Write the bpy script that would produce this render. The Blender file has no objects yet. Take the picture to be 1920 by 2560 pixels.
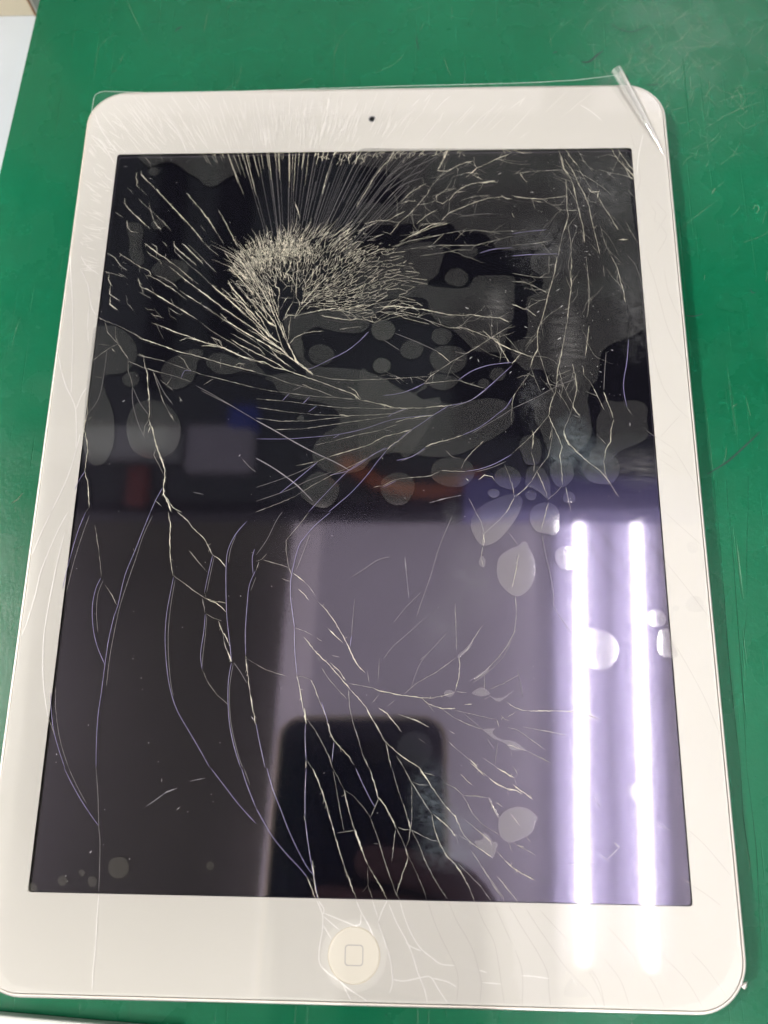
import bpy, bmesh, math, random
import numpy as np
from mathutils import Vector, Matrix
from mathutils.geometry import tessellate_polygon

MM = 0.001
rng = random.Random(11)
S = bpy.context.scene
COL = S.collection

# ------------------------------------------------------------------ camera
cam_d = bpy.data.cameras.new('camera')
cam = bpy.data.objects.new('camera', cam_d)
COL.objects.link(cam)
CAM_POS = Vector((12.979, -66.064, 206.766)) * MM
cam.location = CAM_POS
cam.rotation_euler = (0.27808, 0.03538, 0.01414)
cam_d.sensor_fit = 'HORIZONTAL'
cam_d.sensor_width = 36.0
cam_d.lens = 36.0 * 2064.8 / 1920.0
cam_d.clip_start = 0.004
cam_d.clip_end = 30.0
cam_d.dof.use_dof = True
cam_d.dof.focus_distance = 0.203
cam_d.dof.aperture_fstop = cam_d.lens / 2.3
S.camera = cam

# ------------------------------------------------------------------ world, exposure
W = bpy.data.worlds.new('World')
S.world = W
W.use_nodes = True
bg = W.node_tree.nodes['Background']
bg.inputs[0].default_value = (1.0, 0.96, 0.90, 1)
bg.inputs[1].default_value = 0.78
S.view_settings.view_transform = 'Standard'
S.view_settings.look = 'None'
S.view_settings.exposure = 0.26
S.view_settings.gamma = 1.0
S.cycles.max_bounces = 5
S.cycles.adaptive_threshold = 0.03
S.cycles.transparent_max_bounces = 32
S.cycles.use_denoising = True
S.cycles.caustics_reflective = False
S.cycles.caustics_refractive = False
TUBE_POWER = 33.0

# ------------------------------------------------------------------ materials
def new_mat(name):
    m = bpy.data.materials.new(name); m.use_nodes = True
    nt = m.node_tree; nt.nodes.clear()
    out = nt.nodes.new('ShaderNodeOutputMaterial')
    return m, nt, out

def principled(name, col, rough=0.5, metal=0.0, spec=0.5, noise=None, bump=None):
    m, nt, out = new_mat(name)
    p = nt.nodes.new('ShaderNodeBsdfPrincipled')
    p.inputs['Base Color'].default_value = (*col, 1)
    p.inputs['Roughness'].default_value = rough
    p.inputs['Metallic'].default_value = metal
    p.inputs['Specular IOR Level'].default_value = spec
    nt.links.new(p.outputs[0], out.inputs[0])
    if noise:
        scale, amt = noise
        tc = nt.nodes.new('ShaderNodeTexCoord')
        n = nt.nodes.new('ShaderNodeTexNoise'); n.inputs['Scale'].default_value = scale
        n.inputs['Detail'].default_value = 4
        nt.links.new(tc.outputs['Object'], n.inputs['Vector'])
        r = nt.nodes.new('ShaderNodeValToRGB')
        r.color_ramp.elements[0].position = 0.3; r.color_ramp.elements[1].position = 0.7
        r.color_ramp.elements[0].color = (*[c * (1 - amt) for c in col], 1)
        r.color_ramp.elements[1].color = (*[min(1, c * (1 + amt)) for c in col], 1)
        nt.links.new(n.outputs[0], r.inputs[0])
        nt.links.new(r.outputs[0], p.inputs['Base Color'])
    if bump:
        scale, st, dist = bump
        tc = nt.nodes.new('ShaderNodeTexCoord')
        n = nt.nodes.new('ShaderNodeTexNoise'); n.inputs['Scale'].default_value = scale
        n.inputs['Detail'].default_value = 3
        nt.links.new(tc.outputs['Object'], n.inputs['Vector'])
        b = nt.nodes.new('ShaderNodeBump'); b.inputs['Strength'].default_value = st
        b.inputs['Distance'].default_value = dist
        nt.links.new(n.outputs[0], b.inputs['Height'])
        nt.links.new(b.outputs[0], p.inputs['Normal'])
    return m

def clear_sheet(name, ior=1.5, tint=(1, 1, 1), rough=0.0, haze=0.0, wave=None, extra=0.0, tcol=(1, 1, 1)):
    """thin clear sheet: what is behind shows through, the surface mirrors by Fresnel"""
    m, nt, out = new_mat(name)
    t = nt.nodes.new('ShaderNodeBsdfTransparent'); t.inputs[0].default_value = (*tcol, 1)
    g = nt.nodes.new('ShaderNodeBsdfGlossy'); g.inputs['Roughness'].default_value = rough
    g.inputs[0].default_value = (*tint, 1)
    f = nt.nodes.new('ShaderNodeFresnel'); f.inputs[0].default_value = ior
    mx = nt.nodes.new('ShaderNodeMixShader')
    fac = f.outputs[0]
    if extra:
        a = nt.nodes.new('ShaderNodeMath'); a.operation = 'ADD'; a.inputs[1].default_value = extra
        nt.links.new(fac, a.inputs[0]); fac = a.outputs[0]
    nt.links.new(fac, mx.inputs[0])
    nt.links.new(t.outputs[0], mx.inputs[1]); nt.links.new(g.outputs[0], mx.inputs[2])
    res = mx.outputs[0]
    if wave:
        scale, dist = wave
        tc = nt.nodes.new('ShaderNodeTexCoord')
        n = nt.nodes.new('ShaderNodeTexNoise'); n.inputs['Scale'].default_value = scale
        n.inputs['Detail'].default_value = 2
        nt.links.new(tc.outputs['Object'], n.inputs['Vector'])
        b = nt.nodes.new('ShaderNodeBump'); b.inputs['Strength'].default_value = 1.0
        b.inputs['Distance'].default_value = dist
        nt.links.new(n.outputs[0], b.inputs['Height'])
        nt.links.new(b.outputs[0], g.inputs['Normal'])
    if haze:
        d = nt.nodes.new('ShaderNodeBsdfDiffuse'); d.inputs[0].default_value = (0.9, 0.9, 0.88, 1)
        m2 = nt.nodes.new('ShaderNodeMixShader'); m2.inputs[0].default_value = haze
        nt.links.new(res, m2.inputs[1]); nt.links.new(d.outputs[0], m2.inputs[2]); res = m2.outputs[0]
    nt.links.new(res, out.inputs[0])
    return m

def veil(name, col, amount, gloss=0.0):
    """partly see-through matter: amount of diffuse colour over what lies behind"""
    m, nt, out = new_mat(name)
    t = nt.nodes.new('ShaderNodeBsdfTransparent')
    p = nt.nodes.new('ShaderNodeBsdfPrincipled')
    p.inputs['Base Color'].default_value = (*col, 1); p.inputs['Roughness'].default_value = 0.35
    p.inputs['Specular IOR Level'].default_value = gloss
    mx = nt.nodes.new('ShaderNodeMixShader'); mx.inputs[0].default_value = amount
    nt.links.new(t.outputs[0], mx.inputs[1]); nt.links.new(p.outputs[0], mx.inputs[2])
    nt.links.new(mx.outputs[0], out.inputs[0])
    return m

def emitter(name, col, s):
    m, nt, out = new_mat(name)
    e = nt.nodes.new('ShaderNodeEmission'); e.inputs[0].default_value = (*col, 1); e.inputs[1].default_value = s
    nt.links.new(e.outputs[0], out.inputs[0])
    return m

def display_mat():
    m, nt, out = new_mat('dark display')
    L = nt.links.new
    d = nt.nodes.new('ShaderNodeBsdfDiffuse'); d.inputs[0].default_value = (0.0030, 0.0033, 0.0052, 1)
    tc = nt.nodes.new('ShaderNodeTexCoord'); nz = nt.nodes.new('ShaderNodeTexNoise'); nz.inputs['Scale'].default_value = 40
    L(tc.outputs['Object'], nz.inputs['Vector'])
    b = nt.nodes.new('ShaderNodeBump'); b.inputs['Distance'].default_value = 0.00002
    L(nz.outputs[0], b.inputs['Height'])
    g = nt.nodes.new('ShaderNodeBsdfGlossy'); g.inputs[0].default_value = (0.80, 0.71, 1.0, 1)
    g.inputs['Roughness'].default_value = 0.04
    g2 = nt.nodes.new('ShaderNodeBsdfGlossy'); g2.inputs[0].default_value = (0.80, 0.70, 1.0, 1)
    g2.inputs['Roughness'].default_value = 0.17
    L(b.outputs[0], g.inputs['Normal'])
    gm = nt.nodes.new('ShaderNodeMixShader'); gm.inputs[0].default_value = 0.28
    L(g.outputs[0], gm.inputs[1]); L(g2.outputs[0], gm.inputs[2])
    f = nt.nodes.new('ShaderNodeFresnel'); f.inputs[0].default_value = 2.6
    mx = nt.nodes.new('ShaderNodeMixShader')
    L(f.outputs[0], mx.inputs[0]); L(d.outputs[0], mx.inputs[1]); L(gm.outputs[0], mx.inputs[2])
    L(mx.outputs[0], out.inputs[0])
    return m

def mat_green():
    m, nt, out = new_mat('green work mat rubber')
    L = nt.links.new
    p = nt.nodes.new('ShaderNodeBsdfPrincipled')
    tc = nt.nodes.new('ShaderNodeTexCoord')
    def noise(scale, detail=4, stretch=None, rot=0.0):
        n = nt.nodes.new('ShaderNodeTexNoise'); n.inputs['Scale'].default_value = scale
        n.inputs['Detail'].default_value = detail
        if stretch:
            mp = nt.nodes.new('ShaderNodeMapping'); mp.inputs['Scale'].default_value = stretch
            mp.inputs['Rotation'].default_value = (0, 0, rot)
            L(tc.outputs['Object'], mp.inputs[0]); L(mp.outputs[0], n.inputs['Vector'])
        else:
            L(tc.outputs['Object'], n.inputs['Vector'])
        return n
    big = noise(9, 3); mid = noise(60, 5); fine = noise(900, 2)
    ramp = nt.nodes.new('ShaderNodeValToRGB')
    e = ramp.color_ramp.elements
    e[0].position = 0.30; e[0].color = (0.002, 0.086, 0.037, 1)
    e[1].position = 0.70; e[1].color = (0.003, 0.120, 0.054, 1)
    L(big.outputs[0], ramp.inputs[0])
    # worn, scuffed film of grey: thin random scratches
    masks = []
    for rot, st in ((0.5, (900, 22, 1)), (-0.7, (700, 18, 1)), (1.25, (800, 25, 1)), (0.05, (1100, 16, 1))):
        n = noise(1.0, 2, st, rot)
        r = nt.nodes.new('ShaderNodeMapRange'); r.inputs[1].default_value = 0.685; r.inputs[2].default_value = 0.76
        L(n.outputs[0], r.inputs[0]); masks.append(r.outputs[0])
    acc = masks[0]
    for k in masks[1:]:
        mx = nt.nodes.new('ShaderNodeMath'); mx.operation = 'MAXIMUM'; L(acc, mx.inputs[0]); L(k, mx.inputs[1]); acc = mx.outputs[0]
    gate = nt.nodes.new('ShaderNodeMapRange'); gate.inputs[1].default_value = 0.45; gate.inputs[2].default_value = 0.72
    gn = noise(14, 3); L(gn.outputs[0], gate.inputs[0])
    mul = nt.nodes.new('ShaderNodeMath'); mul.operation = 'MULTIPLY'; L(acc, mul.inputs[0]); L(gate.outputs[0], mul.inputs[1])
    mul2 = nt.nodes.new('ShaderNodeMath'); mul2.operation = 'MULTIPLY'; mul2.inputs[1].default_value = 0.16
    L(mul.outputs[0], mul2.inputs[0])
    mc = nt.nodes.new('ShaderNodeMix'); mc.data_type = 'RGBA'
    L(mul2.outputs[0], mc.inputs[0]); L(ramp.outputs[0], mc.inputs[6]); mc.inputs[7].default_value = (0.16, 0.26, 0.17, 1)
    L(mc.outputs[2], p.inputs['Base Color'])
    rr_ = nt.nodes.new('ShaderNodeMapRange'); rr_.inputs[1].default_value = 0.3; rr_.inputs[2].default_value = 0.7
    rr_.inputs[3].default_value = 0.20; rr_.inputs[4].default_value = 0.34
    L(mid.outputs[0], rr_.inputs[0]); L(rr_.outputs[0], p.inputs['Roughness'])
    p.inputs['Specular IOR Level'].default_value = 0.30
    b1 = nt.nodes.new('ShaderNodeBump'); b1.inputs['Strength'].default_value = 0.35; b1.inputs['Distance'].default_value = 0.0004
    L(mid.outputs[0], b1.inputs['Height'])
    b2 = nt.nodes.new('ShaderNodeBump'); b2.inputs['Strength'].default_value = 0.25; b2.inputs['Distance'].default_value = 0.00012
    L(fine.outputs[0], b2.inputs['Height']); L(b1.outputs[0], b2.inputs['Normal'])
    b3 = nt.nodes.new('ShaderNodeBump'); b3.inputs['Strength'].default_value = 0.6; b3.inputs['Distance'].default_value = 0.00015
    b3.invert = True
    L(acc, b3.inputs['Height']); L(b2.outputs[0], b3.inputs['Normal'])
    L(b3.outputs[0], p.inputs['Normal'])
    L(p.outputs[0], out.inputs[0])
    return m

def smudge_mat(name, amount, col, scale, stretch):
    m, nt, out = new_mat(name)
    L = nt.links.new
    tc = nt.nodes.new('ShaderNodeTexCoord')
    sub = nt.nodes.new('ShaderNodeVectorMath'); sub.operation = 'MULTIPLY_ADD'
    sub.inputs[1].default_value = (2, 2, 0); sub.inputs[2].default_value = (-1, -1, 0)
    L(tc.outputs['Generated'], sub.inputs[0])
    g = nt.nodes.new('ShaderNodeTexGradient'); g.gradient_type = 'SPHERICAL'; L(sub.outputs[0], g.inputs[0])
    mp = nt.nodes.new('ShaderNodeMapping'); mp.inputs['Scale'].default_value = stretch
    L(tc.outputs['Object'], mp.inputs[0])
    n = nt.nodes.new('ShaderNodeTexNoise'); n.inputs['Scale'].default_value = scale; n.inputs['Detail'].default_value = 6
    n.inputs['Roughness'].default_value = 0.7
    L(mp.outputs[0], n.inputs['Vector'])
    r = nt.nodes.new('ShaderNodeMapRange'); r.inputs[1].default_value = 0.38; r.inputs[2].default_value = 0.75
    L(n.outputs[0], r.inputs[0])
    a = nt.nodes.new('ShaderNodeMath'); a.operation = 'MULTIPLY'; L(g.outputs['Fac'], a.inputs[0]); L(r.outputs[0], a.inputs[1])
    a2 = nt.nodes.new('ShaderNodeMath'); a2.operation = 'MULTIPLY'; a2.inputs[1].default_value = amount; L(a.outputs[0], a2.inputs[0])
    t = nt.nodes.new('ShaderNodeBsdfTransparent')
    d = nt.nodes.new('ShaderNodeBsdfDiffuse'); d.inputs[0].default_value = (*col, 1)
    mx = nt.nodes.new('ShaderNodeMixShader'); L(a2.outputs[0], mx.inputs[0])
    L(t.outputs[0], mx.inputs[1]); L(d.outputs[0], mx.inputs[2]); L(mx.outputs[0], out.inputs[0])
    return m

MT = dict(
    bezel=principled('white bezel paint', (0.80, 0.782, 0.735), 0.25, spec=0.08),
    gasket=principled('white plastic gasket', (0.78, 0.72, 0.66), 0.4),
    alu=principled('silver aluminium', (0.80, 0.77, 0.76), 0.28, metal=1.0),
    glass=clear_sheet('clear front glass', 1.45, rough=0.03),
    film=clear_sheet('clear plastic film', 1.42, rough=0.055),
    film_edge=veil('film cut edge', (0.9, 0.9, 0.88), 0.55, 0.5),
    film_roll=clear_sheet('curled plastic film', 1.5, rough=0.06, haze=0.16, extra=0.22),
    film_flap=clear_sheet('folded film flap', 1.5, rough=0.02, haze=0.015, extra=0.03),
    bubble=clear_sheet('air gap under film', 1.5, tint=(1.0, 0.98, 0.93), rough=0.08, extra=0.13, haze=0.016),
    bubble_edge=clear_sheet('air gap at border', 1.4, rough=0.02, extra=0.0, haze=0.03),
    display=display_mat(),
    black=principled('black', (0.006, 0.006, 0.007), 0.4),
    cream=principled('crack white', (0.86, 0.82, 0.66), 0.35, spec=0.6),
    thin=principled('fine crack', (0.58, 0.56, 0.48), 0.35),
    dim=principled('dim crack', (0.36, 0.345, 0.29), 0.35),
    violet=principled('violet crack', (0.33, 0.30, 0.55), 0.25),  # violet that these cracks reflect, given as their own colour
    faint=veil('faint crack and crack reflection', (0.62, 0.59, 0.60), 0.38, 0.4),  # faint cracks, and painted mirror images running beside the violet ones
    scratch=veil('scratch', (0.75, 0.72, 0.78), 0.45, 0.2),
    darkline=veil('dark crack', (0.10, 0.08, 0.09), 0.5, 0.3),
    bez_light=principled('pale bezel crack', (0.95, 0.93, 0.90), 0.3),
    bez_ridge=principled('pale bezel ridge', (0.91, 0.89, 0.85), 0.3),
    bez_dark=principled('grey bezel crack', (0.67, 0.645, 0.605), 0.4),
    button=principled('cream home button', (0.60, 0.57, 0.50), 0.35, spec=0.2),
    ring=principled('button groove', (0.66, 0.60, 0.48), 0.5),
    icon=principled('grey icon print', (0.36, 0.35, 0.35), 0.5),
    lens=principled('camera lens', (0.02, 0.022, 0.025), 0.1, spec=0.8),
    lensring=principled('camera lens ring', (0.25, 0.25, 0.25), 0.3),
    mat=mat_green(),
    ink=principled('dark ink', (0.012, 0.03, 0.025), 0.6),
    cut=veil('mat cut', (0.008, 0.06, 0.03), 0.5, 0.2),
    cutlight=veil('mat scuff', (0.30, 0.42, 0.28), 0.35, 0.2),
    dust=principled('white dust', (0.85, 0.85, 0.83), 0.6),
    table=principled('pale grey laminate', (0.46, 0.50, 0.54), 0.45, noise=(14, 0.06)),
    box=principled('cream card box', (0.60, 0.53, 0.40), 0.6, noise=(30, 0.05)),
    boxside=principled('grey card side', (0.55, 0.55, 0.50), 0.6),
    tape=principled('brown tape edge', (0.25, 0.12, 0.05), 0.5),
    tray=principled('white tray plastic', (0.62, 0.66, 0.62), 0.4),
    ceil=principled('white ceiling paint', (0.82, 0.78, 0.84), 0.9, spec=0.0, noise=(3, 0.05)),
    ceil_dark=principled('dark brown panel', (0.115, 0.112, 0.088), 0.8, spec=0.0, noise=(2, 0.2)),
    beam=principled('pale beam paint', (0.92, 0.86, 0.88), 0.8, spec=0.0),
    tube=emitter('fluorescent tube', (1.0, 0.965, 0.90), TUBE_POWER),
    tube_fill=emitter('warm fill tube', (1.0, 0.955, 0.89), 450.0),  # serves only the two added fill lamps
    housing=principled('white lamp housing', (0.42, 0.40, 0.54), 0.8, spec=0.0),
    cap=principled('tube end cap', (0.6, 0.6, 0.62), 0.4, metal=0.6),
    shelf=principled('dark shelf board', (0.068, 0.078, 0.078), 0.8, spec=0.1, noise=(6, 0.3)),
    shelf2=principled('dark shelf slat', (0.018, 0.018, 0.024), 0.8, spec=0.1),
    rail=principled('blue shelf rail', (0.17, 0.16, 0.42), 0.6),
    orange=principled('orange cable', (0.36, 0.10, 0.03), 0.5),
    red=principled('red plastic', (0.17, 0.03, 0.02), 0.5),
    blue=principled('blue plastic', (0.02, 0.04, 0.26), 0.5),
    grey=principled('grey plastic', (0.27, 0.26, 0.28), 0.6),
    palegrey=principled('pale grey metal', (0.32, 0.34, 0.33), 0.6),
    phone=principled('dark navy phone back', (0.006, 0.010, 0.030), 0.15),
    case=principled('clear case edge', (0.85, 0.70, 0.52), 0.35, metal=1.0),
    skin=principled('skin', (0.13, 0.05, 0.05), 0.55, noise=(120, 0.08)),
    sleeve=principled('dark sleeve cloth', (0.02, 0.02, 0.025), 0.9),
)

# ------------------------------------------------------------------ helpers
def link(o, parent=None):
    COL.objects.link(o)
    if parent: o.parent = parent
    return o

def mesh_obj(name, verts, faces, mat, parent=None, smooth=False, scale=MM, loc=None):
    me = bpy.data.meshes.new(name)
    me.from_pydata([tuple(c * scale for c in v) for v in verts], [], faces)
    me.update()
    if mat: me.materials.append(mat)
    if smooth:
        for p in me.polygons: p.use_smooth = True
    o = bpy.data.objects.new(name, me)
    if loc: o.location = loc
    return link(o, parent)

def empty(name, loc=(0, 0, 0)):
    o = bpy.data.objects.new(name, None); o.location = loc; o.empty_display_size = 0.02
    return link(o)

def tag(o, label=None, cat=None, group=None, kind=None):
    if label: o['label'] = label
    if cat: o['category'] = cat
    if group: o['group'] = group
    if kind: o['kind'] = kind
    return o

def box_geo(x0, x1, y0, y1, z0, z1):
    v = [(x0, y0, z0), (x1, y0, z0), (x1, y1, z0), (x0, y1, z0), (x0, y0, z1), (x1, y0, z1), (x1, y1, z1), (x0, y1, z1)]
    f = [(3, 2, 1, 0), (4, 5, 6, 7), (0, 1, 5, 4), (1, 2, 6, 5), (2, 3, 7, 6), (3, 0, 4, 7)]
    return v, f

def bevel(o, w, seg=2):
    b = o.modifiers.new('bevel', 'BEVEL'); b.width = w; b.segments = seg; b.limit_method = 'ANGLE'
    return o

def box(name, x0, x1, y0, y1, z0, z1, mat, parent=None, bev=0.0):
    v, f = box_geo(x0, x1, y0, y1, z0, z1)
    o = mesh_obj(name, v, f, mat, parent)
    if bev: bevel(o, bev * MM)
    return o

def rrect(x0, x1, y0, y1, r, n=12):
    pts = []
    for cx, cy, a in ((x1 - r, y1 - r, 0), (x0 + r, y1 - r, 90), (x0 + r, y0 + r, 180), (x1 - r, y0 + r, 270)):
        for k in range(n + 1):
            t = math.radians(a + 90 * k / n)
            pts.append((cx + r * math.cos(t), cy + r * math.sin(t)))
    return pts

def circle(cx, cy, r, n=48):
    return [(cx + r * math.cos(2 * math.pi * k / n), cy + r * math.sin(2 * math.pi * k / n)) for k in range(n)]

def fill(loops, z):
    """flat sheet with holes -> verts, faces (facing up)"""
    vs = [(x, y, z) for l in loops for x, y in l]
    tris = tessellate_polygon([[Vector((x, y, 0)) for x, y in l] for l in loops])
    fs = []
    for a, b, c in tris:
        A, B, C = vs[a], vs[b], vs[c]
        cr = (B[0] - A[0]) * (C[1] - A[1]) - (B[1] - A[1]) * (C[0] - A[0])
        if abs(cr) < 1e-12: continue
        fs.append((a, b, c) if cr > 0 else (a, c, b))
    return vs, fs

def rings(loops):
    """stack of closed loops with equal counts -> side walls"""
    vs = [p for l in loops for p in l]; n = len(loops[0]); fs = []
    for i in range(len(loops) - 1):
        for k in range(n):
            fs.append((i * n + k, i * n + (k + 1) % n, (i + 1) * n + (k + 1) % n, (i + 1) * n + k))
    return vs, fs

def catmull(pts, sub=6, closed=False):
    n = len(pts); out = []
    rngk = range(n if closed else n - 1)
    for i in rngk:
        g = (lambda k: pts[k % n]) if closed else (lambda k: pts[max(0, min(n - 1, k))])
        p0, p1, p2, p3 = g(i - 1), g(i), g(i + 1), g(i + 2)
        for s in range(sub):
            t = s / sub
            out.append(tuple(0.5 * (2 * p1[c] + (p2[c] - p0[c]) * t + (2 * p0[c] - 5 * p1[c] + 4 * p2[c] - p3[c]) * t * t
                                    + (3 * p1[c] - p0[c] - 3 * p2[c] + p3[c]) * t ** 3) for c in range(2)))
    if not closed: out.append(tuple(pts[-1]))
    return out

def ridge(pts, ws, z, h, V, F):
    """a raised hairline: triangular ridge along pts (mm)"""
    n = len(pts); b = len(V)
    for i, (x, y) in enumerate(pts):
        a = pts[max(0, i - 1)]; c = pts[min(n - 1, i + 1)]
        dx, dy = c[0] - a[0], c[1] - a[1]; l = math.hypot(dx, dy) or 1.0
        nx, ny = -dy / l, dx / l; w = ws[i] / 2
        V += [(x + nx * w, y + ny * w, z), (x, y, z + h * min(1, ws[i] / 0.2)), (x - nx * w, y - ny * w, z)]
    for i in range(n - 1):
        p = b + 3 * i; q = p + 3
        F += [(p, p + 1, q + 1, q), (p + 1, p + 2, q + 2, q + 1)]

def rough_line(pts, step, amp, r):
    out = [pts[0]]
    for a, b in zip(pts, pts[1:]):
        L = math.hypot(b[0] - a[0], b[1] - a[1]); k = max(1, int(L / step))
        for s in range(1, k + 1):
            t = s / k; j = amp if s < k else amp * 0.3
            out.append((a[0] + (b[0] - a[0]) * t + r.uniform(-j, j), a[1] + (b[1] - a[1]) * t + r.uniform(-j, j)))
    return out

def tube_geo(path, r, n=10, caps=True):
    V, F = [], []
    m = len(path)
    for i, p in enumerate(path):
        p = Vector(p); a = Vector(path[max(0, i - 1)]); c = Vector(path[min(m - 1, i + 1)])
        d = (c - a).normalized(); u = d.orthogonal().normalized()
        if abs(d.z) < 0.95: u = d.cross(Vector((0, 0, 1))).normalized()
        w = d.cross(u); rr = r[i] if isinstance(r, (list, tuple)) else r
        for k in range(n):
            t = 2 * math.pi * k / n
            V.append(tuple(p + u * rr * math.cos(t) + w * rr * math.sin(t)))
    for i in range(m - 1):
        for k in range(n):
            F.append((i * n + k, i * n + (k + 1) % n, (i + 1) * n + (k + 1) % n, (i + 1) * n + k))
    if caps:
        F.append(tuple(range(n - 1, -1, -1))); F.append(tuple((m - 1) * n + k for k in range(n)))
    return V, F

# ------------------------------------------------------------------ setting: mat, side table, ceiling
# the mat slab, its left edge running slightly askew
mv = [(-121.5, -260, 0), (420, -260, 0), (420, 460, 0), (-93.0, 460, 0)]
mv = [(-124.2, -120, 0), (-131.8, -260, 0), (420, -260, 0), (420, 460, 0), (-92.6, 460, 0)]
low = [(x, y, -24) for x, y, z in mv]
n = len(mv)
mf = [tuple(range(n))] + [(k, n + k, n + (k + 1) % n, (k + 1) % n) for k in range(n)] + [tuple(range(2 * n - 1, n - 1, -1))]
work_mat = mesh_obj('work_mat', mv + low, mf, MT['mat'])
tag(work_mat, kind='structure')

side_table = box('side_table', -700, -60, -300, 700, -48, -25, MT['table'])
tag(side_table, kind='structure')

ceil = box('ceiling', -270, 2600, -1600, 3600, 2000, 2040, MT['ceil'])
tag(ceil, kind='structure')
def bl(y): return -308 + (y - 560) * 0.045
pv = [(x, y, z) for z in (1985, 2040) for x, y in ((-2400, -1600), (bl(-1600) + 30, -1600), (bl(545) + 30, 545), (-2400, 545))]
ceil2 = mesh_obj('ceiling_panel', pv, [(3, 2, 1, 0), (4, 5, 6, 7), (0, 1, 5, 4), (1, 2, 6, 5), (2, 3, 7, 6), (3, 0, 4, 7)], MT['ceil_dark'])
tag(ceil2, kind='structure')
ceil3 = box('ceiling_strip', -2400, -280, 548, 3600, 1995, 2040, MT['ceil'])
tag(ceil3, kind='structure')

bv = [(bl(y) + x, y, z) for y in (-1600, 3600) for x, z in ((0, 1925), (62, 1994), (120, 2045), (0, 2045))]
beam = mesh_obj('ceiling_beam', bv, [(0, 1, 2, 3), (7, 6, 5, 4), (0, 4, 5, 1), (1, 5, 6, 2), (2, 6, 7, 3), (3, 7, 4, 0)], MT['beam'])
tag(beam, 'pale painted beam running along the ceiling beside the brown panel', 'beam')

def fixture(cx, y0, y1, skew, label, tube='tube'):
    t = empty('fluorescent_lamp', (cx * MM, (y0 + y1) / 2 * MM, 1.999))
    t.rotation_euler.z = skew
    hl = (y1 - y0) / 2
    # trough: flat pan with sloped flanks and a raised spine between the tubes
    prof = [(-142, 0), (-142, -14), (-138, -18), (-104, -8), (-48, -8), (-3, -34), (3, -34), (48, -8), (104, -8), (138, -18), (142, -14), (142, 0)]
    V = [(x, -hl - 30, z) for x, z in prof] + [(x, hl + 30, z) for x, z in prof]
    k = len(prof)
    F = [(i, i + 1, k + i + 1, k + i) for i in range(k - 1)] + [tuple(range(k)), tuple(range(2 * k - 1, k - 1, -1))]
    mesh_obj('housing', V, F, MT['housing'], t)
    for s in (-1, 1):
        v, f = tube_geo([(s * 76, y, -44) for y in (-hl, hl)], 7.5, 14)
        tb = mesh_obj('tube', v, f, MT[tube], t, smooth=False)
        for e in (-1, 1):
            v, f = tube_geo([(s * 76, e * hl, -44), (s * 76, e * (hl + 16), -44)], 14, 14)
            mesh_obj('end_cap', v, f, MT['cap'], tb)
            v, f = box_geo(s * 76 - 11, s * 76 + 11, e * (hl + 9) - 6, e * (hl + 9) + 6, -32, -14)
            mesh_obj('socket', v, f, MT['cap'], tb)
    tag(t, label, 'lamp', 'fluorescent lamps on the ceiling')
    return t
fixture(508, -545, 655, math.radians(-2.3), 'twin tube ceiling lamp whose two bright bars mirror in the display')
fixture(860, 1750, 2950, 0.0, 'twin tube ceiling lamp farther off behind the overhead shelf')
fixture(-1500, -700, 500, 0.0, 'added twin tube fill lamp, unseen, on the brown panel to the left', 'tube_fill')  # unseen lamp, added to light the desk from the left
fixture(300, -1560, -1000, 0.0, 'short added twin tube fill lamp, unseen, behind the phone', 'tube_fill')  # unseen lamp, added so the mirrored tubes can be weaker

# ------------------------------------------------------------------ overhead shelf above the bench
sh = empty('overhead_shelf', (0, 0.45, 0.75))
box('board', -640, 900, -250, 320, 0, 24, MT['shelf'], sh)
for x0, x1, y0, y1 in ((-330, -296, -90, 318), (-250, -205, -20, 318), (-60, 250, 60, 200), (-60, 30, 205, 318), (60, 400, -150, 30)):
    box('slat', x0, x1, y0, y1, -9, -0.5, MT['shelf2'], sh)
box('front_rail', 70, 900, -252, -212, -30, 34, MT['rail'], sh, 3)
box('front_lip', -640, 69, -252, -238, -10, 34, MT['shelf2'], sh, 2)
tag(sh, 'dark overhead shelf above the bench, mirrored in the upper display', 'shelf')
post = box('shelf_post', 196, 254, 790, 850, -24, 1990, MT['shelf2'], bev=3)
tag(post, 'dark upright post behind the overhead shelf', 'post')

# things slung under the shelf's front edge, seen only as soft reflections
o = box('storage_bin', -264, -180, 246, 306, 728, 748, MT['grey'], bev=6); tag(o, 'grey storage bin hanging under the shelf front edge', 'bin')
o = box('cable_tray', -640, -270, 262, 300, 715, 748, MT['palegrey'], bev=4); tag(o, 'long pale grey cable tray under the shelf', 'tray')
o = box('red_holder', -332, -306, 206, 256, 732, 748, MT['red'], bev=5); tag(o, 'red plastic holder hanging under the shelf', 'holder')
o = box('blue_holder', -214, -178, 296, 332, 728, 748, MT['blue'], bev=5); tag(o, 'deep blue plastic holder behind the grey bin', 'holder')
path = catmull([(-75, 262), (-48, 246), (-22, 232), (10, 226), (45, 226), (70, 234), (90, 248)], 5)
v, f = tube_geo([(x, y, 738) for x, y in path], 9, 10)
o = mesh_obj('orange_cable', v, f, MT['orange'], smooth=True); tag(o, 'orange cable looped along the shelf front edge', 'cable')

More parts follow.
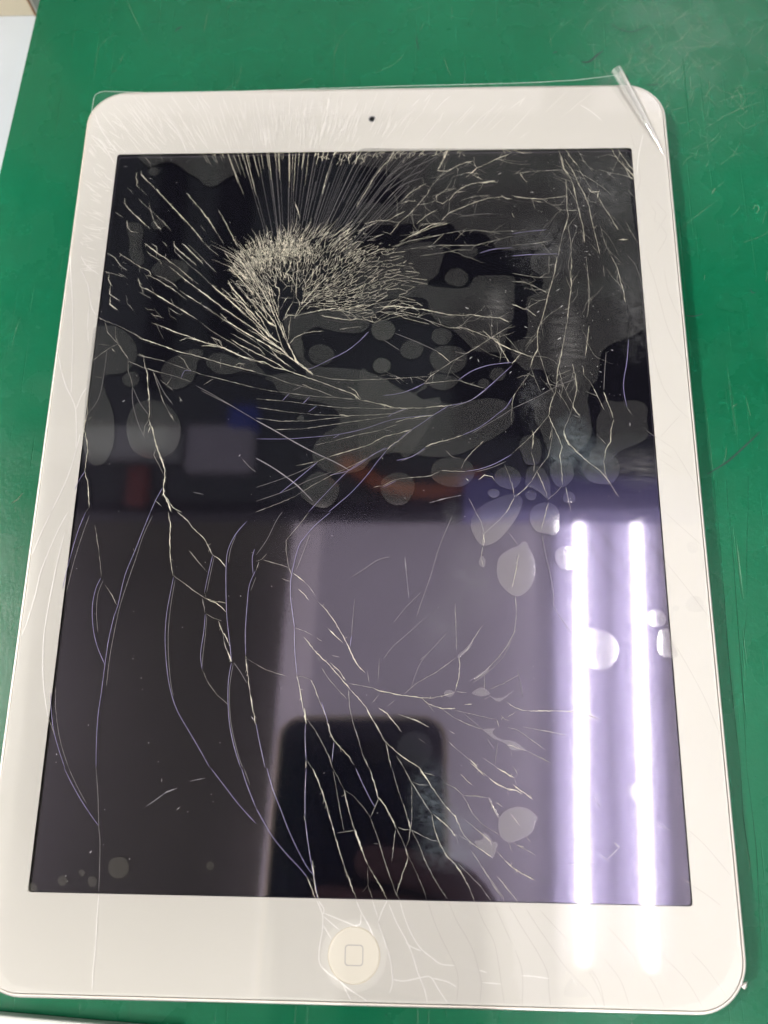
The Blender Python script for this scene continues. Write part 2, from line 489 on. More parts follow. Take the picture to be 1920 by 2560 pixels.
# ------------------------------------------------------------------ tablet
tab = empty('tablet', (0, 0, 0))
tag(tab, 'white tablet with shattered glass and dark screen lying on green mat', 'tablet')
X0, X1, Y0, Y1, RC = -83.7, 83.7, -119.0, 120.1, 10.5
ZG = 7.5
def outline(d): return rrect(X0 + d, X1 - d, Y0 + d, Y1 - d, RC - d)
prof = [(7.0, 0.25), (4.0, 0.35), (1.6, 1.0), (0.2, 2.6), (-0.75, 4.6), (-0.9, 5.6), (-0.9, 6.55), (-0.62, 6.95), (-0.42, 7.0), (-0.42, 6.2)]
v, f = rings([[(x, y, z) for x, y in outline(d)] for d, z in prof])
v2, f2 = fill([outline(7.0)], 0.25)
f2 = [tuple(reversed(t)) for t in f2]
v, f = v + v2, f + [tuple(i + len(v) for i in t) for t in f2]
shell = mesh_obj('back_shell', v, f, MT['alu'], tab)
for p in shell.data.polygons: p.use_smooth = True
shell.data.set_sharp_from_angle(angle=math.radians(25))
v, f = rings([[(x, y, z) for x, y in outline(d)] for d, z in ((-0.40, 6.3), (-0.40, 7.06), (-0.08, 7.16), (-0.02, 6.9))])
mesh_obj('gasket', v, f, MT['gasket'], tab)

SX, SY = 73.9, 98.55
scr = rrect(-SX, SX, -SY, SY, 0.8, 4)
v, f = fill([outline(0.2), scr], 7.44)
v2, f2 = rings([[(x, y, z) for x, y in outline(0.2)] for z in (6.6, 7.44)])
v, f = v + v2, f + [tuple(i + len(v) for i in t) for t in f2]
v2, f2 = rings([[(x, y, z) for x, y in scr] for z in (7.44, 7.20)])
v, f = v + v2, f + [tuple(i + len(v) for i in t) for t in f2]
mesh_obj('bezel', v, f, MT['bezel'], tab)
v, f = fill([rrect(-SX - 2, SX + 2, -SY - 2, SY + 2, 1, 3)], 6.75)
mesh_obj('display', v, f, MT['display'], tab)

BX, BY, BR = 0.0, -109.75, 5.55
v, f = fill([outline(0.35), circle(BX, BY, BR + 0.1)], ZG)
v2, f2 = rings([[(x, y, z) for x, y in outline(d)] for d, z in ((0.0, 7.29), (0.0, 7.36), (0.10, 7.44), (0.35, ZG))])
v, f = v + v2, f + [tuple(i + len(v) for i in t) for t in f2]
glass = mesh_obj('front_glass', v, f, MT['glass'], tab)

# home button: shallow dish with a printed rounded square
prof = [(BR, 7.445), (BR, 7.52), (BR - 0.12, 7.56), (BR - 0.5, 7.55), (3.5, 7.50), (1.8, 7.475), (0.02, 7.47)]
v, f = rings([[(x, y, z) for x, y in circle(BX, BY, r)] for r, z in prof])
btn = mesh_obj('home_button', v, f, MT['button'], tab, smooth=True)
v, f = rings([[(x, y, z) for x, y in circle(BX, BY, r)] for r, z in ((BR + 0.16, 7.445), (BR + 0.16, 7.506), (BR + 0.03, 7.48), (BR + 0.03, 7.445))])
mesh_obj('groove', v, f, MT['ring'], btn)
oq, iq = rrect(BX - 2.02, BX + 2.02, BY - 2.1, BY + 2.1, 0.75, 8), rrect(BX - 1.82, BX + 1.82, BY - 1.9, BY + 1.9, 0.6, 8)
v, f = fill([oq, iq], 7.505)
mesh_obj('icon', v, f, MT['icon'], btn)

# front camera
v, f = rings([[(x, y, z) for x, y in circle(0, 109.6, r, 32)] for r, z in ((1.1, 7.443), (1.05, 7.465), (0.8, 7.465), (0.75, 7.449), (0.02, 7.447))])
fc = mesh_obj('front_camera', v, f, MT['lensring'], tab, smooth=True)
v, f = rings([[(x, y, z) for x, y in circle(-0.05, 109.55, r, 24)] for r, z in ((0.72, 7.455), (0.45, 7.475), (0.02, 7.48))])
mesh_obj('lens', v, f, MT['lens'], fc, smooth=True)

# chipped, dented corner of the shell
cv = [(82.6, -113.6, 6.6), (84.9, -112.5, 6.9), (84.3, -114.6, 7.0), (83.2, -115.2, 7.5), (83.9, -113.2, 7.75), (82.2, -114.4, 7.3), (84.9, -113.6, 6.2)]
bm = bmesh.new()
cc = Vector((83.6, -113.6, 7.0))
for p in cv: bm.verts.new((cc + (Vector(p) - cc) * 0.6) * MM)
bmesh.ops.convex_hull(bm, input=bm.verts)
me = bpy.data.meshes.new('dented_chip'); bm.to_mesh(me); bm.free(); me.materials.append(MT['alu'])
link(bpy.data.objects.new('dented_chip', me), tab)

CRACKS = """
c -6635,9281 -6622,9150 -6395,8886 -6150,8650 -5804,8260 -5462,7874 -5122,7493 -4832,7140 -4639,6890
t -4639,6890 -4404,6642 -4174,6448
c -6762,9204 -6770,9047 -6709,8890 -6722,8787 -6622,8682
t -6622,8682 -6352,8421
t -6825,9152 -6740,9204
t -6983,8712 -6759,8477
c -7023,8352 -7007,8198 -6891,8018 -6693,7813 -6475,7608 -6303,7430
t -7067,8224 -7003,8162
t -6303,7430 -6184,7329
t -6610,8321 -6412,8114 -6242,7960 -6071,7780 -5830,7551 -5587,7272
t -5830,7551 -5883,7652
c -6121,7604 -5995,7427 -5874,7300
t -6311,8215 -6242,7960 -6108,7604
c -5248,8510 -5002,8199 -4758,7892 -4464,7486 -4267,7159
t -4267,7159 -4070,6835
c -4299,7937 -4074,7531 -3873,7130 -3674,6733
t -4767,7439 -4621,7237
c -6886,7612 -6852,7411 -6727,7259 -6524,7207
t -6592,9781 -6361,9487
t -6167,9828 -6037,9640
t -4628,9752 -4454,9512
t -5359,9895 -5279,9735
t -5021,9890 -4916,9703
t -7256,7895 -6993,7715
f -3373,9001 -3276,8485
t -6627,6850 -6559,6780
c -6312,6882 -6157,6753 -5935,6566 -5675,6391 -5457,6218 -5219,6033 -4957,5782 -4838,5680
t -4838,5680 -4677,5555
t -6106,6868 -5952,6751 -5927,6589 -5935,6451 -5909,6382
c -6215,6614 -6091,6487 -5909,6382 -5819,6289 -5759,6186
c -5814,6923 -5737,6864 -5658,6771
c -5477,6932 -5455,6792 -5309,6629 -5090,6443 -4893,6258 -4783,6143
t -5455,6792 -5429,6607 -5296,6468 -5076,6260 -4793,6007 -4597,5825 -4336,5552
c -5245,6848 -5159,6789 -4980,6592 -4782,6395 -4605,6199
t -5091,6835 -4794,6544 -4572,6301 -4225,5935
t -5688,6541 -5666,6402
t -7346,6567 -7106,6427 -6986,6254 -6893,6138 -6717,6012
c -7106,6427 -6986,6254 -6894,6150
t -6893,6138 -6881,6024 -6846,5978
c -6988,6564 -6876,6471 -6712,6366 -6580,6273 -6514,6215
c -6514,6215 -6385,6146 -6360,6100 -6278,6088 -6085,5984 -6033,5858
t -6371,6111 -6368,5975 -6326,5952
t -6953,5934 -6759,5819 -6681,5750
t -6220,5905 -6150,5814 -6114,5746
c -6154,5848 -6031,5836 -5839,5721 -5624,5573 -5390,5426 -5240,5313
t -5240,5313 -5068,5167 -4961,5088
c -5890,5846 -5640,5754 -5469,5640 -5317,5515 -5250,5436
t -5576,5832 -5621,5765 -5639,5742
c -5552,6139 -5355,5966 -5138,5784 -4900,5579 -4708,5432 -4495,5263 -4304,5106 -4158,4983
c -5185,5379 -4972,5222 -4740,5065 -4561,4942
t -4561,4942 -4340,4775 -4132,4620
t -7390,6028 -7215,5913
c -7215,5913 -7216,5732 -7153,5618 -7082,5516
c -7136,5551 -7137,5281 -6974,5168 -6803,5067
c -7110,5214 -7094,4969 -6984,4879 -6855,4790
t -6693,5267 -6647,5211 -6614,4988
c -6614,4988 -6503,4876 -6411,4754
c -6389,5771 -6338,5657 -6317,5545 -6239,5465 -6114,5431 -5901,5295
t -6239,5465 -6200,5275
t -6002,5520 -5941,5407 -5901,5295
c -5901,5295 -5688,5160 -5476,5025 -5306,4913 -5159,4824
c -5159,4824 -4949,4691 -4782,4580 -4636,4491
t -6307,5343 -6093,5207 -5967,5139
t -5415,5136 -5354,5002 -5317,4924
c -6100,4852 -6015,4796 -5853,4773
t -5860,4850 -5790,4740 -5702,4651 -5637,4585
c -5925,4685 -5818,4608 -5676,4585 -5551,4518
t -5818,4608 -5726,4478
c -5460,4848 -5333,4759 -5103,4626
t -5449,4826 -5400,4605
c -5400,4605 -5275,4539 -5210,4484
t -6866,6275 -6738,6217
t -6696,5604 -6651,5558
f -7435,4595 -7202,4486
t -7378,4579 -7173,4461 -6817,4319 -6370,4084 -5967,3852
t -7173,4461 -7074,4134 -6809,3832 -6696,3763
t -6860,4319 -6821,3948 -6738,3763
t -7437,3217 -7189,3444 -6919,3672 -6738,3763
c -6738,3763 -6567,3533 -6421,3327
t -7267,3765 -6966,3718
C -6893,3626 -6812,3534
t -6421,3327 -6387,2988 -6247,2628 -6225,2539
f -6225,2539 -6169,2052 -5994,1527 -5791,1117 -5745,1052
f -6213,2495 -6008,2096 -5818,1832 -5703,1701
c -6006,3371 -5936,3077 -5857,2896 -5798,2494 -5724,2051 -5691,1701 -5691,1570
C -5691,1570 -5561,1267 -5445,881 -5241,415 -5150,205 -5133,-129 -5138,-295
c -5638,1440 -5669,1203
t -5691,1570 -5777,1397 -5789,1095
t -5433,753 -5478,583 -5314,330 -5168,37
c -5966,3394 -6140,3463
t -5719,2986 -5558,2582 -5345,2051 -5058,1570
c -5179,1788 -5035,1548
f -7019,3626 -7023,3080 -7044,2496 -7124,2097 -7296,1789
c -7403,2186 -7346,1789 -7385,1484 -7386,1310 -7294,1051 -7223,709 -7236,369 -7230,137
c -7230,137 -7109,-218 -7051,-549 -7006,-837
v -7230,137 -7345,-93 -7434,-364
t -7437,1224 -7289,1008
t -7296,1789 -7328,1702
C -7292,1571 -7229,1636
t -7006,-837 -7084,-956
t -7245,2810 -7073,2765
C -5138,-295 -5124,-460 -4983,-706 -4883,-947
t -5124,-460 -4940,-747 -4686,-946
c -5057,-542 -4854,-828 -4607,-945
v -5158,-295 -5308,-625 -5417,-949
t -5347,-626 -5154,-789
t -7338,5988 -6800,5814
c -5869,4384 -5541,4266 -5233,4125 -4798,3962 -4408,3799 -4067,3706
t -5763,4383 -5508,3896
c -5062,3848 -4881,3939 -4581,3869 -4366,3799
c -4337,3684 -4068,3729 -3810,3614 -3508,3453 -3209,3316 -2959,3225
c -4210,3959 -3993,3843 -3874,3637
t -4141,3867 -4004,3706
c -3437,3317 -3338,3385
c -6187,3945 -5925,3852 -5490,3689 -5057,3527 -4673,3435 -4246,3297 -3906,3183 -3484,3069 -2943,2933
t -5043,3368 -4988,3459
c -5066,3391 -4913,3300 -4790,3073 -4678,2960
t -6180,3440 -5922,3371 -5451,3256 -4977,3074 -4678,2960 -4294,2825 -3916,2735 -3413,2600 -2916,2466
t -6414,3259 -6020,3077 -5675,2963 -5165,2827 -4653,2647
t -5183,2805 -5307,2559 -5485,2694
t -5307,2559 -5129,2404
v -4931,2759 -4864,2961 -4678,2960
t -4060,2735 -4316,2557
c -3528,3114 -3408,3182 -3241,3159
t -3916,3341 -3895,3026
c -4947,2204 -4856,2094
f -4520,2536 -3963,2225 -3323,1830 -2864,1548
f -4386,2402 -3874,2137 -3451,1917
f -3159,481 -2945,251 -2783,126
f -4372,-417 -4089,-478
f -5669,2896 -5372,2360 -5095,2007
v -7084,-956 -7211,-1403 -7308,-1924 -7393,-2518 -7438,-2947
f -6976,-1037 -7109,-1603 -7231,-2241 -7292,-2712 -7332,-3023
v -5417,-949 -5553,-1395 -5715,-1955 -5905,-2586 -6004,-3321 -6083,-3664 -6153,-4267 -6173,-4786 -6191,-5478 -6210,-5980 -6185,-6545 -6127,-7165
f -5350,-1030 -5538,-1555 -5676,-2152 -5828,-2780 -5958,-3397 -6028,-4003 -6075,-4637 -6080,-5296
v -6501,-2648 -6605,-2940 -6638,-3402 -6551,-3933 -6410,-4344 -6173,-4786
f -6436,-2706 -6534,-3056 -6517,-3554 -6429,-4007
t -6807,-1300 -6635,-1960 -6518,-2492 -6501,-2648
t -6385,-2823 -6205,-3053 -6042,-3321
t -5779,-1896 -5700,-1987
c -4962,-947 -4875,-1271 -4853,-1751 -4793,-2226 -4705,-2577
v -4682,-2616 -4726,-3003 -4776,-3539 -4768,-4066 -4703,-4586 -4602,-5097 -4451,-5565 -4273,-5920 -3981,-6339 -3694,-6753 -3448,-7125
f -4637,-2694 -4693,-3386 -4692,-4066 -4615,-4732 -4512,-5278 -4438,-5493
t -4705,-2577 -4419,-2769 -4093,-2999 -3852,-3150
c -3852,-3150 -3579,-3224 -3328,-3261
c -3852,-3150 -3576,-3263 -3416,-3376 -3313,-3489
c -4725,-946 -4472,-1148 -4297,-1368 -4088,-1548 -3939,-1707 -3827,-1904 -3759,-2042
c -3759,-2042 -3576,-2159 -3408,-2354
v -3746,-2062 -3820,-2532 -3882,-2997
f -3704,-2101 -3776,-2610 -3825,-2997
t -3882,-2997 -3834,-3131
t -4349,-1947 -4072,-2260 -3842,-2494
t -3928,-3151 -3825,-3512
v -3823,-3531 -3828,-3983 -3864,-4503 -3799,-4870
f -3782,-3568 -3784,-4057 -3805,-4540 -3797,-4797
t -3799,-4870 -3668,-5123 -3422,-5445 -3129,-5674
t -3804,-3531 -3626,-3624 -3413,-3697
c -3488,-3698 -3377,-3941 -3251,-4127 -3164,-4311
t -3377,-3941 -3300,-4239 -3210,-4460
C -3212,-4441 -3147,-4570 -3102,-4679
v -2939,-1181 -3192,-1503 -3361,-1902 -3390,-2334 -3341,-3070 -3274,-3677 -3166,-4274 -3102,-4679
f -3190,-1543 -3303,-1901 -3338,-2256
v -3101,-4698 -3146,-5153 -3117,-5692 -3041,-6186 -2900,-6673 -2727,-7114
f -3055,-4715 -3104,-5225 -3078,-5727 -2994,-6221 -2798,-6844 -2673,-7114
f -3045,-4697 -2862,-4932 -2699,-5184
v -2651,-2447 -2782,-2835 -2807,-3370 -2809,-3973 -2768,-4529
f -2627,-2602 -2737,-2950
v -2702,-1898 -2746,-2134 -2705,-2525
c -2768,-4529 -2718,-4858 -2639,-5256 -2562,-5613 -2466,-6002 -2425,-6143
t -2734,-4602 -2506,-4728
v -7412,-5456 -7371,-5780 -7252,-6277 -7089,-6697 -6864,-7176
f -7318,-5310 -7264,-5743 -7141,-6276 -6997,-6696 -6773,-7175
t -7414,-6031 -7221,-6383
c -7239,-6383 -7196,-6436
v -6883,-7177 -6659,-7516 -6378,-7902 -6086,-8249 -5922,-8429
f -6773,-7175 -6524,-7582 -6264,-7950
f -6127,-7165 -6012,-7777 -5922,-8429 -5855,-8774 -5805,-9327 -5770,-9808
v -3430,-7125 -3098,-7495 -2712,-7926 -2302,-8317
v -2709,-7114 -2560,-7486 -2320,-7986
f -2655,-7113 -2489,-7485
s -4872,-7995 -4652,-7840 -4416,-7667 -4171,-7579
s -3895,-7422 -3540,-7349
v -827,-930 -1148,-1213 -1297,-1374 -1481,-1614 -1572,-1753 -1640,-1971 -1719,-2363 -1761,-2712 -1741,-3133 -1664,-3588 -1615,-3850
t -1372,-932 -1575,-1215 -1759,-1456 -1924,-1676 -1912,-1933 -1860,-2207 -1814,-2383
t -2459,-2172 -2224,-2249 -1990,-2306 -1834,-2363
c -1834,-2363 -1770,-2499 -1729,-2557
t -1993,-2636 -1780,-2712
c -1713,-2499 -1555,-2614 -1397,-2748
t -1397,-2748 -1278,-2862 -1137,-3071
c -1562,-2903 -1424,-3016 -1304,-3168
c -1056,-3223 -880,-3392 -684,-3635 -487,-3951 -292,-4283 -174,-4557 -40,-4756 111,-4899
f -1331,-1494 -1468,-1930 -1639,-2440
t -2649,-2212 -2498,-2153 -2390,-2014
t -2636,-2446 -2572,-2212
f -2658,-2055 -2409,-1659 -2201,-1178 -2056,-935
c -789,-3861 -634,-4027 -443,-4192
v -224,-4023 -255,-4282
f -171,-3121 -213,-3725 -224,-4023
v -1615,-3850 -1595,-4296 -1548,-4699 -1511,-4954
t -1615,-3850 -1387,-3922 -1234,-3996 -1176,-4032
c -1062,-4087 -947,-4160
c -1511,-4954 -1443,-5242 -1353,-5634 -1266,-5987
t -1599,-5045 -1416,-5007 -1173,-5076
c -1173,-5076 -1074,-5273 -973,-5523
t -973,-5523 -835,-5805 -755,-6015
v -897,-5593 -796,-5875 -736,-6050
c -755,-6015 -674,-6294 -578,-6467 -374,-6672 -226,-6807 -96,-7010
C -1294,-5740 -1266,-5987 -1243,-6092
v -1262,-6092 -1253,-6476 -1210,-6924
c -1210,-6924 -1221,-7092
t -1192,-6924 -1078,-7090
t -1210,-6021 -1038,-6229 -846,-6540 -655,-6882 -595,-7083
v -577,-6502 -610,-6950
t -2506,-4728 -2276,-4853 -2012,-4941 -1768,-4993
c -1381,-4071 -1244,-4218 -1145,-4365 -952,-4547 -800,-4673 -609,-4871 -418,-5086 -266,-5264
t -1028,-4511 -1006,-4620 -932,-4601
t -925,-4802 -750,-5054 -522,-5303 -296,-5532
c -726,-4672 -498,-4870 -345,-5085
C -418,-5086 -305,-5193 -229,-5299
c -229,-5299 -42,-5476 145,-5686 258,-5897 444,-6175 592,-6451 737,-6587 990,-6789 1205,-6923 1454,-7052
t -266,-5300 -237,-5691 -137,-6078 -21,-6390 95,-6768 208,-7006
c 169,-6870 244,-7070
t -269,-5156 25,-5207 319,-5257
c 319,-5257 467,-5327 759,-5377 1015,-5427 1270,-5442 1469,-5475 1742,-5472 1996,-5415 2250,-5324
c 1469,-5475 1633,-5615 1958,-5717 2265,-5713
t 1506,-5510 1759,-5790
c 2464,-5622 2645,-5602
t 2268,-5323 2522,-5338
c 2250,-5306 2326,-5055 2366,-4730 2350,-4512
t 2350,-4512 2554,-4328 2705,-4069 2932,-3752
t 2276,-4531 1853,-4844 1341,-5138 1051,-5391
t 455,-5718 656,-5839
c 455,-5718 656,-5839 766,-5978 1003,-6254
t 910,-5853 1127,-5921 1380,-6023 1614,-6124
c 1055,-5904 1380,-6005 1632,-6131
t 2246,-5748 2641,-5831 2963,-5897 3213,-5946
c 3213,-5946 3263,-6120
c 3323,-5857 3392,-5944 3499,-5960
t 1958,-5734 2209,-5907 2566,-6077 2887,-6177
t 2097,-6464 2291,-6634
t 2291,-6634 2590,-6869 2765,-7032
c 2116,-6222 2241,-6290
c 2573,-6835 2747,-7019
t 1399,-6405 1543,-6489
t 165,-4863 226,-5150
t -694,-4507 -507,-4542
f 566,-4567 747,-4309 1078,-4011 1522,-3597
f 427,-5148 455,-4568
f 2214,-1038 1903,-1793 1673,-2572 1484,-3108 1336,-3561
f -260,-2585 40,-2390 379,-2154 683,-2074
s 1045,-2072 1086,-2499 1147,-3092
f 777,-3716 1073,-3338 1447,-2956
f 1413,-4595 1634,-4410 2078,-3927
f 2426,-5799 2887,-6177
c 629,-6485 704,-6794 761,-7062
t 883,-6791 1063,-7058
t 468,-5398 271,-5632
f 1196,-5282 1413,-4704 1634,-4410
f 3625,-4060 3393,-4501 3020,-4867 2652,-5122
t 2946,-4940 2940,-5262
v -2427,-6108 -2333,-6491 -2155,-7106
f 654,-5680 834,-5536
t 2270,-3215 2296,-4367
v -2320,-7986 -2127,-8281 -1898,-8606 -1565,-8958 -1274,-9226 -1093,-9415
c -1093,-9415 -980,-9651 -885,-9870
v -2119,-7105 -1951,-7578 -1751,-8010 -1554,-8436 -1325,-8856 -1101,-9207 -956,-9364
t -956,-9364 -932,-9555
v -1203,-7092 -1206,-7633 -1184,-8199
c -1214,-8134 -1181,-8265
v -1184,-8199 -1105,-8657 -1019,-9077 -917,-9491 -834,-9869
c -984,-9076 -938,-9396 -892,-9681 -817,-9868
t -1023,-9429 -915,-9539
c -1060,-7090 -906,-7393 -769,-7727 -633,-8124 -517,-8451 -401,-8807 -250,-9223 -122,-9507 24,-9852
t -139,-9508 -72,-9427
t -577,-7082 -314,-7552
c -314,-7552 -196,-7984 -81,-8345 30,-8605 140,-8862 267,-9149
t -575,-7150 -492,-7521 -389,-8021 -289,-8447
C -45,-8410 48,-8637 158,-8894
c 267,-9149 462,-9433 603,-9651 709,-9854
t 268,-9181 275,-9563 348,-9751 401,-9875
t 275,-9563 158,-9707
v -59,-7075 109,-7411 311,-7776 401,-7908
c 262,-7070 393,-7440 469,-7707 648,-7904 792,-8166 881,-8329
t 487,-7723 385,-7958 300,-8141
t -278,-7568 -61,-7716 156,-7945 300,-8141
t 300,-8141 410,-8402 519,-8694 592,-8919 736,-9300 912,-9740 999,-9879
t 363,-8690 520,-8700
t -446,-8483 -62,-8427
C 809,-8166 881,-8361
t 881,-8345 849,-8623 802,-9075
t 881,-8329 1005,-8555 1111,-8780 1181,-8956
t 779,-7062 926,-7532 1105,-7996 1213,-8356
C 1159,-8160 1213,-8356
t 1243,-7376 1244,-7728 1246,-8158 1213,-8356 1179,-8617 1111,-8780
C 1111,-8780 1164,-8972
c 1164,-8972 1080,-9230 979,-9518 913,-9755
t 1181,-8956 1355,-9289 1527,-9665 1595,-9867
t 1213,-8356 1388,-8646 1527,-8998 1733,-9377 1903,-9626 2072,-9858
t 1063,-7058 1207,-7326 1385,-7592 1561,-7856 1701,-8052
c 1701,-8052 1735,-8281 1821,-8541 1890,-8702 2044,-8940 2215,-9081 2350,-9270 2484,-9489 2649,-9862
t 1230,-8388 1492,-8514 1700,-8608 1838,-8622
t 933,-8344 1073,-8391 1213,-8388
c 1419,-7053 1543,-7220 1667,-7420 1807,-7619 2016,-7881 2224,-8076 2326,-8304 2428,-8498 2599,-8657 2804,-8782 3041,-8938
C 1419,-7053 1561,-7287
t 1525,-7153 1773,-7217
c 1736,-8051 1944,-8212 2117,-8373 2255,-8533
C 2135,-8372 2220,-8517
t 2255,-8533 2288,-8678
t 1243,-7360 1420,-7424 1631,-7421
t 2019,-7381 2230,-7478 2439,-7659
c 2404,-7643 2490,-7758
t 2490,-7758 2609,-8004 2814,-8230 3190,-8452
t 2439,-7642 2684,-7638 2963,-7684
c 2356,-7174 2618,-7405
c 3007,-7248 3181,-7363 3389,-7460 3523,-7525
t 2729,-7033 3008,-7231
c 2998,-7683 3082,-7864 3198,-8093
t 2415,-8139 2639,-8298 2810,-8458 3014,-8601
c 2708,-8346 3014,-8601 3029,-8697
t 2764,-9071 2930,-9322 3095,-9571 3293,-9833
t 2284,-9080 2521,-9298 2756,-9515 3021,-9854
t 2596,-8818 2764,-9071
c 3153,-7780 3308,-7860
c 3188,-7026 3532,-7223
c 3331,-8997 3478,-9121
t 3135,-9318 3334,-9535
c 3317,-9536 3352,-9488
t 3334,-9535 3463,-9674
c -2997,3885 -2739,3746 -2436,3517 -2183,3426 -1927,3244 -1587,2974 -1417,2817
c -3020,4299 -2751,3975 -2531,3745 -2296,3608 -2099,3380 -1757,3109 -1501,2885
C -2159,3789 -2001,3516 -1886,3244 -1588,2996 -1417,2840
c -2333,4388 -2234,4065 -2115,3744
c -2072,4619 -2120,4295 -2126,3972 -2138,3789
c -2315,4435 -2176,4597 -1903,4595 -1654,4663 -1280,4755 -862,4799
c -2095,3743 -1957,3926 -1754,4039 -1465,4107 -1216,4129
c -1216,4129 -1174,4106
t -760,4172 -305,4239 -139,4238
c -1274,4591 -938,4520 -686,4472 -477,4448 -270,4493
c -862,4775 -569,4774 -361,4842 -112,4934
t -778,4775 -482,4657 -270,4493
t -401,4749 -107,4678 228,4606
t -270,4493 65,4399
c -2960,3248 -2710,3202 -2454,3044 -2121,2976 -1786,2841 -1412,2706 -999,2550 -628,2395 -382,2307 -134,2110
C -423,2329 -258,2219 -134,2110
c -134,2110 109,2066 433,1978 756,1891 1117,1891 1438,1891 1839,1934 2159,1955
C 352,2022 756,1900
t -2941,2911 -2523,2798 -2104,2619 -1691,2508 -1278,2397 -866,2220
c -1693,2574 -1526,2485 -1278,2397
t -2916,2466 -2585,2399 -2173,2332 -1681,2265 -1149,2199 -865,2198 -296,2132
t -2898,2157 -2407,2113 -1916,2068 -1548,2002 -1101,1958 -614,1893 -49,1892 475,1870 957,1891
v -2202,2091 -2029,2310
v -1499,1785 -1283,1959
v -1670,2003 -1475,2221
t -2885,1917 -2066,1785 -1253,1698 -446,1676 156,1697 757,1740 1117,1891
c -689,1719 -406,1654
t -2867,1612 -2255,1526 -1529,1526 -847,1612 -446,1654
t -2365,1289 -1641,1311 -921,1418 -242,1525 558,1654
v 558,1632 757,1762 1117,1891
v -2834,1032 -2030,1033 -1231,1097 -673,1161 -37,1311 560,1525 959,1611 1758,1696
c 760,1482 999,1568 1358,1632 1758,1696
v -830,1055 -653,1161
t -1303,863 -827,970 -233,1140 363,1268 840,1439
v 2159,1955 1758,1696 1478,1482 1200,1290 963,1098 687,844 215,612 -18,423 -407,173 -877,47
c 1200,1290 922,1204 486,1098 131,886 -224,759 -579,653 -893,548
c 1200,1290 963,1056 687,865 570,739
t -893,548 -1207,421 -1482,358 -1758,295
v 570,739 298,382 68,49 -314,-404 -619,-690 -885,-930
v 529,802 137,549 -407,173 -979,-447 -1392,-932
t 137,549 -332,298 -838,47 -1340,-243 -1761,-531 -2223,-737 -2722,-938
v -1206,401 -1551,87 -1893,-224 -2158,-451
f -2759,-288 -2176,-80 -1594,170 -1206,401
f -2738,-657 -1965,-368 -1386,-78 -841,130
C 2159,1955 2279,1976
v 2159,1955 2680,2084 3086,2388 3414,2695 3823,3092
f 2198,1890 2761,2128 3167,2432
t -1417,2840 -963,2727 -391,2682 341,2702 990,2745 1679,2787
t 3856,4286 3361,3947 2782,3542 2209,3186 1679,2787 1517,2589
v 429,2240 873,2305 1235,2436 1517,2589
t 1517,2589 1962,2632 2406,2675
v 2406,2675 2773,2939 3180,3094 3586,3159 3825,3181
c 1517,2576 1720,2611
t 2406,2675 2767,2542 3127,2432
c 3078,4130 3278,3902 3440,3856 3594,3494 3748,3181
t 3420,3856 3555,3539 3506,3182
c 183,4816 725,4859 1141,4810 1557,4738 1972,4642 2178,4595 2509,4570 2798,4591 3209,4520 3537,4495 3780,4356
t 435,4698 976,4625 1392,4507 1764,4366 2175,4204 2504,4202
c 2175,4204 2546,4202 2872,4086 3157,3948 3278,3902
t 2424,4340 2546,4202
c 3278,3902 3519,3720 3835,3538
f 733,4050 1352,3774 1885,3501
c 1864,3501 2027,3366 2209,3186
f 447,3846 861,3550
v 29,4100 -253,3781 -576,3510 -981,3286 -1304,3108 -1546,2996
v 810,446 1204,551 1558,803
f 929,425 1361,635 1558,761
c 1558,824 1756,908 2152,1014 2509,1141
v 2509,1141 2867,1311 3148,1503 3431,1738 3634,1910 3797,2170
f 2747,1184 3147,1439 3549,1695 3788,1867
t 465,-238 776,-73 1167,-10 1598,12
v 466,-279 816,-93
t 855,-52 1246,-10 1676,33 1911,157
c 1950,178 2263,158 2575,158
v 2575,158 2927,221 3321,367 3753,617
f 2809,138 3240,263 3595,429
t 2459,220 2540,428 2739,678 3019,951
C 2959,888 3039,972
t 2071,719 2227,552 2423,490
c 2883,-67 3041,56 3235,16 3291,-87
s 1636,-682 2063,-559 2451,-477
S -2864,1548 -2405,1289 -1867,969 -1335,673 -810,422 -368,173
S -2804,503 -2434,294 -2064,45 -1695,-244 -1285,-652
f -1691,2508 -1931,2398
t 231,-280 426,-238
s 483,1289 703,1238
c -509,2505 -303,2395 -135,2132
t 3554,346 3663,58 3729,-229
t 2643,-557 2793,-879
c -393,7993 -184,8395 69,8904 282,9262 499,9519 629,9753 671,9936
c -1365,8410 -1293,8870 -1215,9179
t -1215,9179 -1097,9647 -1017,9935
c 573,7085 826,7478 1083,7725 1254,7923
c 1254,7923 1470,8223 1600,8373 1687,8601
t 1469,8936 1491,8731 1600,8729
c 864,8129 1122,8430 1382,8630 1556,8730
t 1687,8601 1469,8731
t 1687,8601 1993,8980 2190,9132
c 1862,9163 2190,9132 2432,9310 2740,9435 2915,9458
C 1906,9188 2039,9497 2128,9704 2218,9913
c 1732,9920 1909,9891 2106,9705
t 1777,9919 1997,9785
c 2915,9458 2998,9224 3307,9375 3572,9527 4010,9729
t 2918,9640 2936,9432
C 2691,9074 2865,9071 2998,9224
c 2689,8920 2865,9071 3082,9017
c 2821,9046 3166,8837
t 2428,8949 2474,9180 2388,9336
t 2297,8925 2691,9074
c 1859,8167 1860,8319 2121,8519 2381,8566
c 2205,8163 2380,8414 2597,8462
t 2381,8566 2467,8463 2683,8461
c 1837,8168 2031,8065 2205,8214
t 1297,8023 1600,8070 1837,8168
c 2380,8414 2554,8564 2860,8713 3164,8760 3555,8780
C 3077,8736 3294,8758 3512,8796
c 1986,7515 2202,7762 2504,7908 2937,8104 3283,8226 3715,8271
c 1299,7423 1556,7669 1858,7866
c 832,6837 1129,7030 1386,7175 1685,7370 1985,7466
